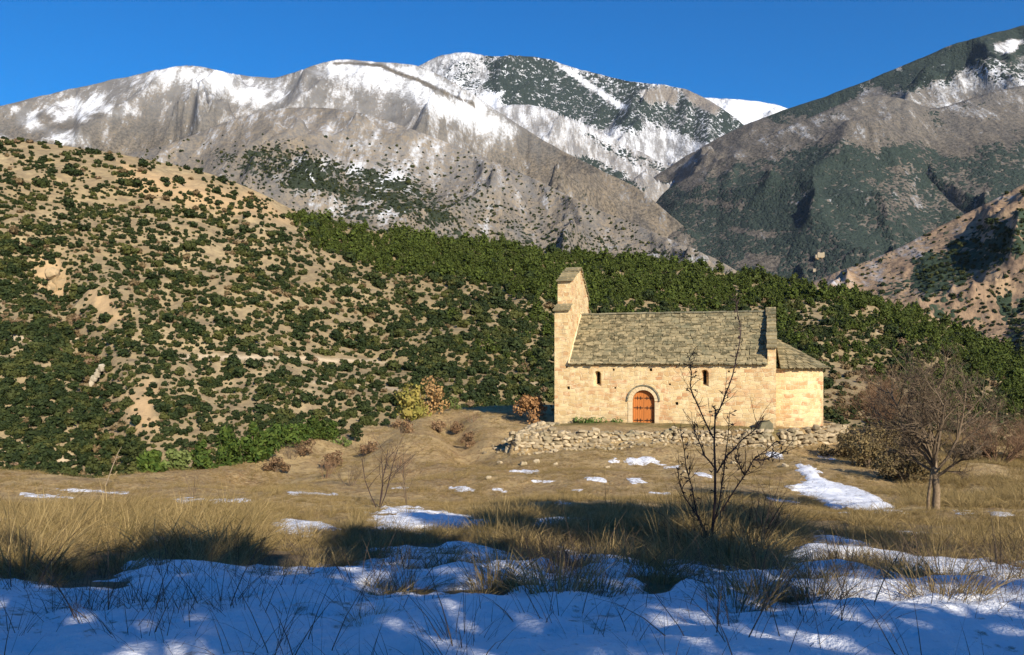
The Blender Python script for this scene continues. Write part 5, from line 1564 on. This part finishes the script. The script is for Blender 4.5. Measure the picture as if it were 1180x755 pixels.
# ------------------------------------------------------------------ trees behind the viewpoint whose shade falls on the foreground
def shade_tree(x, y, h, crown_r, crown_h0, label, seed, nleaf=2100):
    root = empty('evergreen_tree', (x, y, gz(x, y))); tag(root, label, 'tree', 'trees behind the viewpoint')
    r = random.Random(seed); tk = MB(); tk.tube([(0, 0, -0.3), (0.05, 0, h * 0.4), (0, 0.05, h * 0.9)], [0.22, 0.16, 0.05], 8); cr = MB(); lobes = []
    for k in range(38):
        t = r.random(); a = r.uniform(0, 6.28); rr = crown_r * math.sqrt(max(0.08, 1 - (2 * t - 0.85) ** 2)) * r.uniform(.25, .85)
        c = Vector((math.cos(a) * rr, math.sin(a) * rr, crown_h0 + (h - crown_h0) * t * 0.92)); lobes.append((tuple(c), crown_r * r.uniform(.22, .36)))
        tk.tube([(0, 0, max(c.z - 1.2, crown_h0 * 0.8)), c * 0.5 + Vector((0, 0, c.z * 0.45)), c], [0.05, 0.03, 0.012], 4, cap=False)
    for c, rad in lobes[::4]: blob(cr, c, rad * 0.45, r, 1)
    leaf_quads(cr, r, lobes, nleaf, 0.25, 1.7)
    tk.build('trunk', M_bark, root); cr.build('crown', M_oak, root)
SHADE = [(-6.5, -5, 7.9, 2.4, 1.0), (-3.0, -6.5, 9.0, 2.5, 1.2), (0.8, -5.5, 8.7, 2.4, 1.2), (4.4, -6.0, 9.6, 2.3, 1.5), (7.8, -5.5, 10.4, 2.0, 3.4), (11.4, -6.5, 12.4, 2.0, 8.0), (15.0, -5.5, 13.6, 2.4, 9.2), (-10.5, -6.0, 8.6, 2.5, 1.2)]
names = ['short', 'medium', 'broad', 'tall', 'slender tall', 'high crowned', 'highest crowned', 'outermost']
for i, (x, y, h, cr_, c0) in enumerate(SHADE):
    shade_tree(x, y, h, cr_, c0, names[i] + ' evergreen tree behind the viewpoint shading the snow', 500 + i)

# ------------------------------------------------------------------ thin winter haze
HAZE = 0.9e-5
hz_m = bpy.data.materials.new('haze'); hz_m.use_nodes = True
ht = hz_m.node_tree; ht.nodes.clear()
ho = ht.nodes.new('ShaderNodeOutputMaterial'); hv = ht.nodes.new('ShaderNodeVolumePrincipled')
hv.inputs['Color'].default_value = (0.66, 0.78, 1.0, 1); hv.inputs['Density'].default_value = HAZE; hv.inputs['Anisotropy'].default_value = 0.0
ht.links.new(hv.outputs[0], ho.inputs['Volume'])
b = MB(); b.box((0, 0, 1500), (28400, 28400, 3600)); hzo = b.build('haze', hz_m); hzo['kind'] = 'stuff'
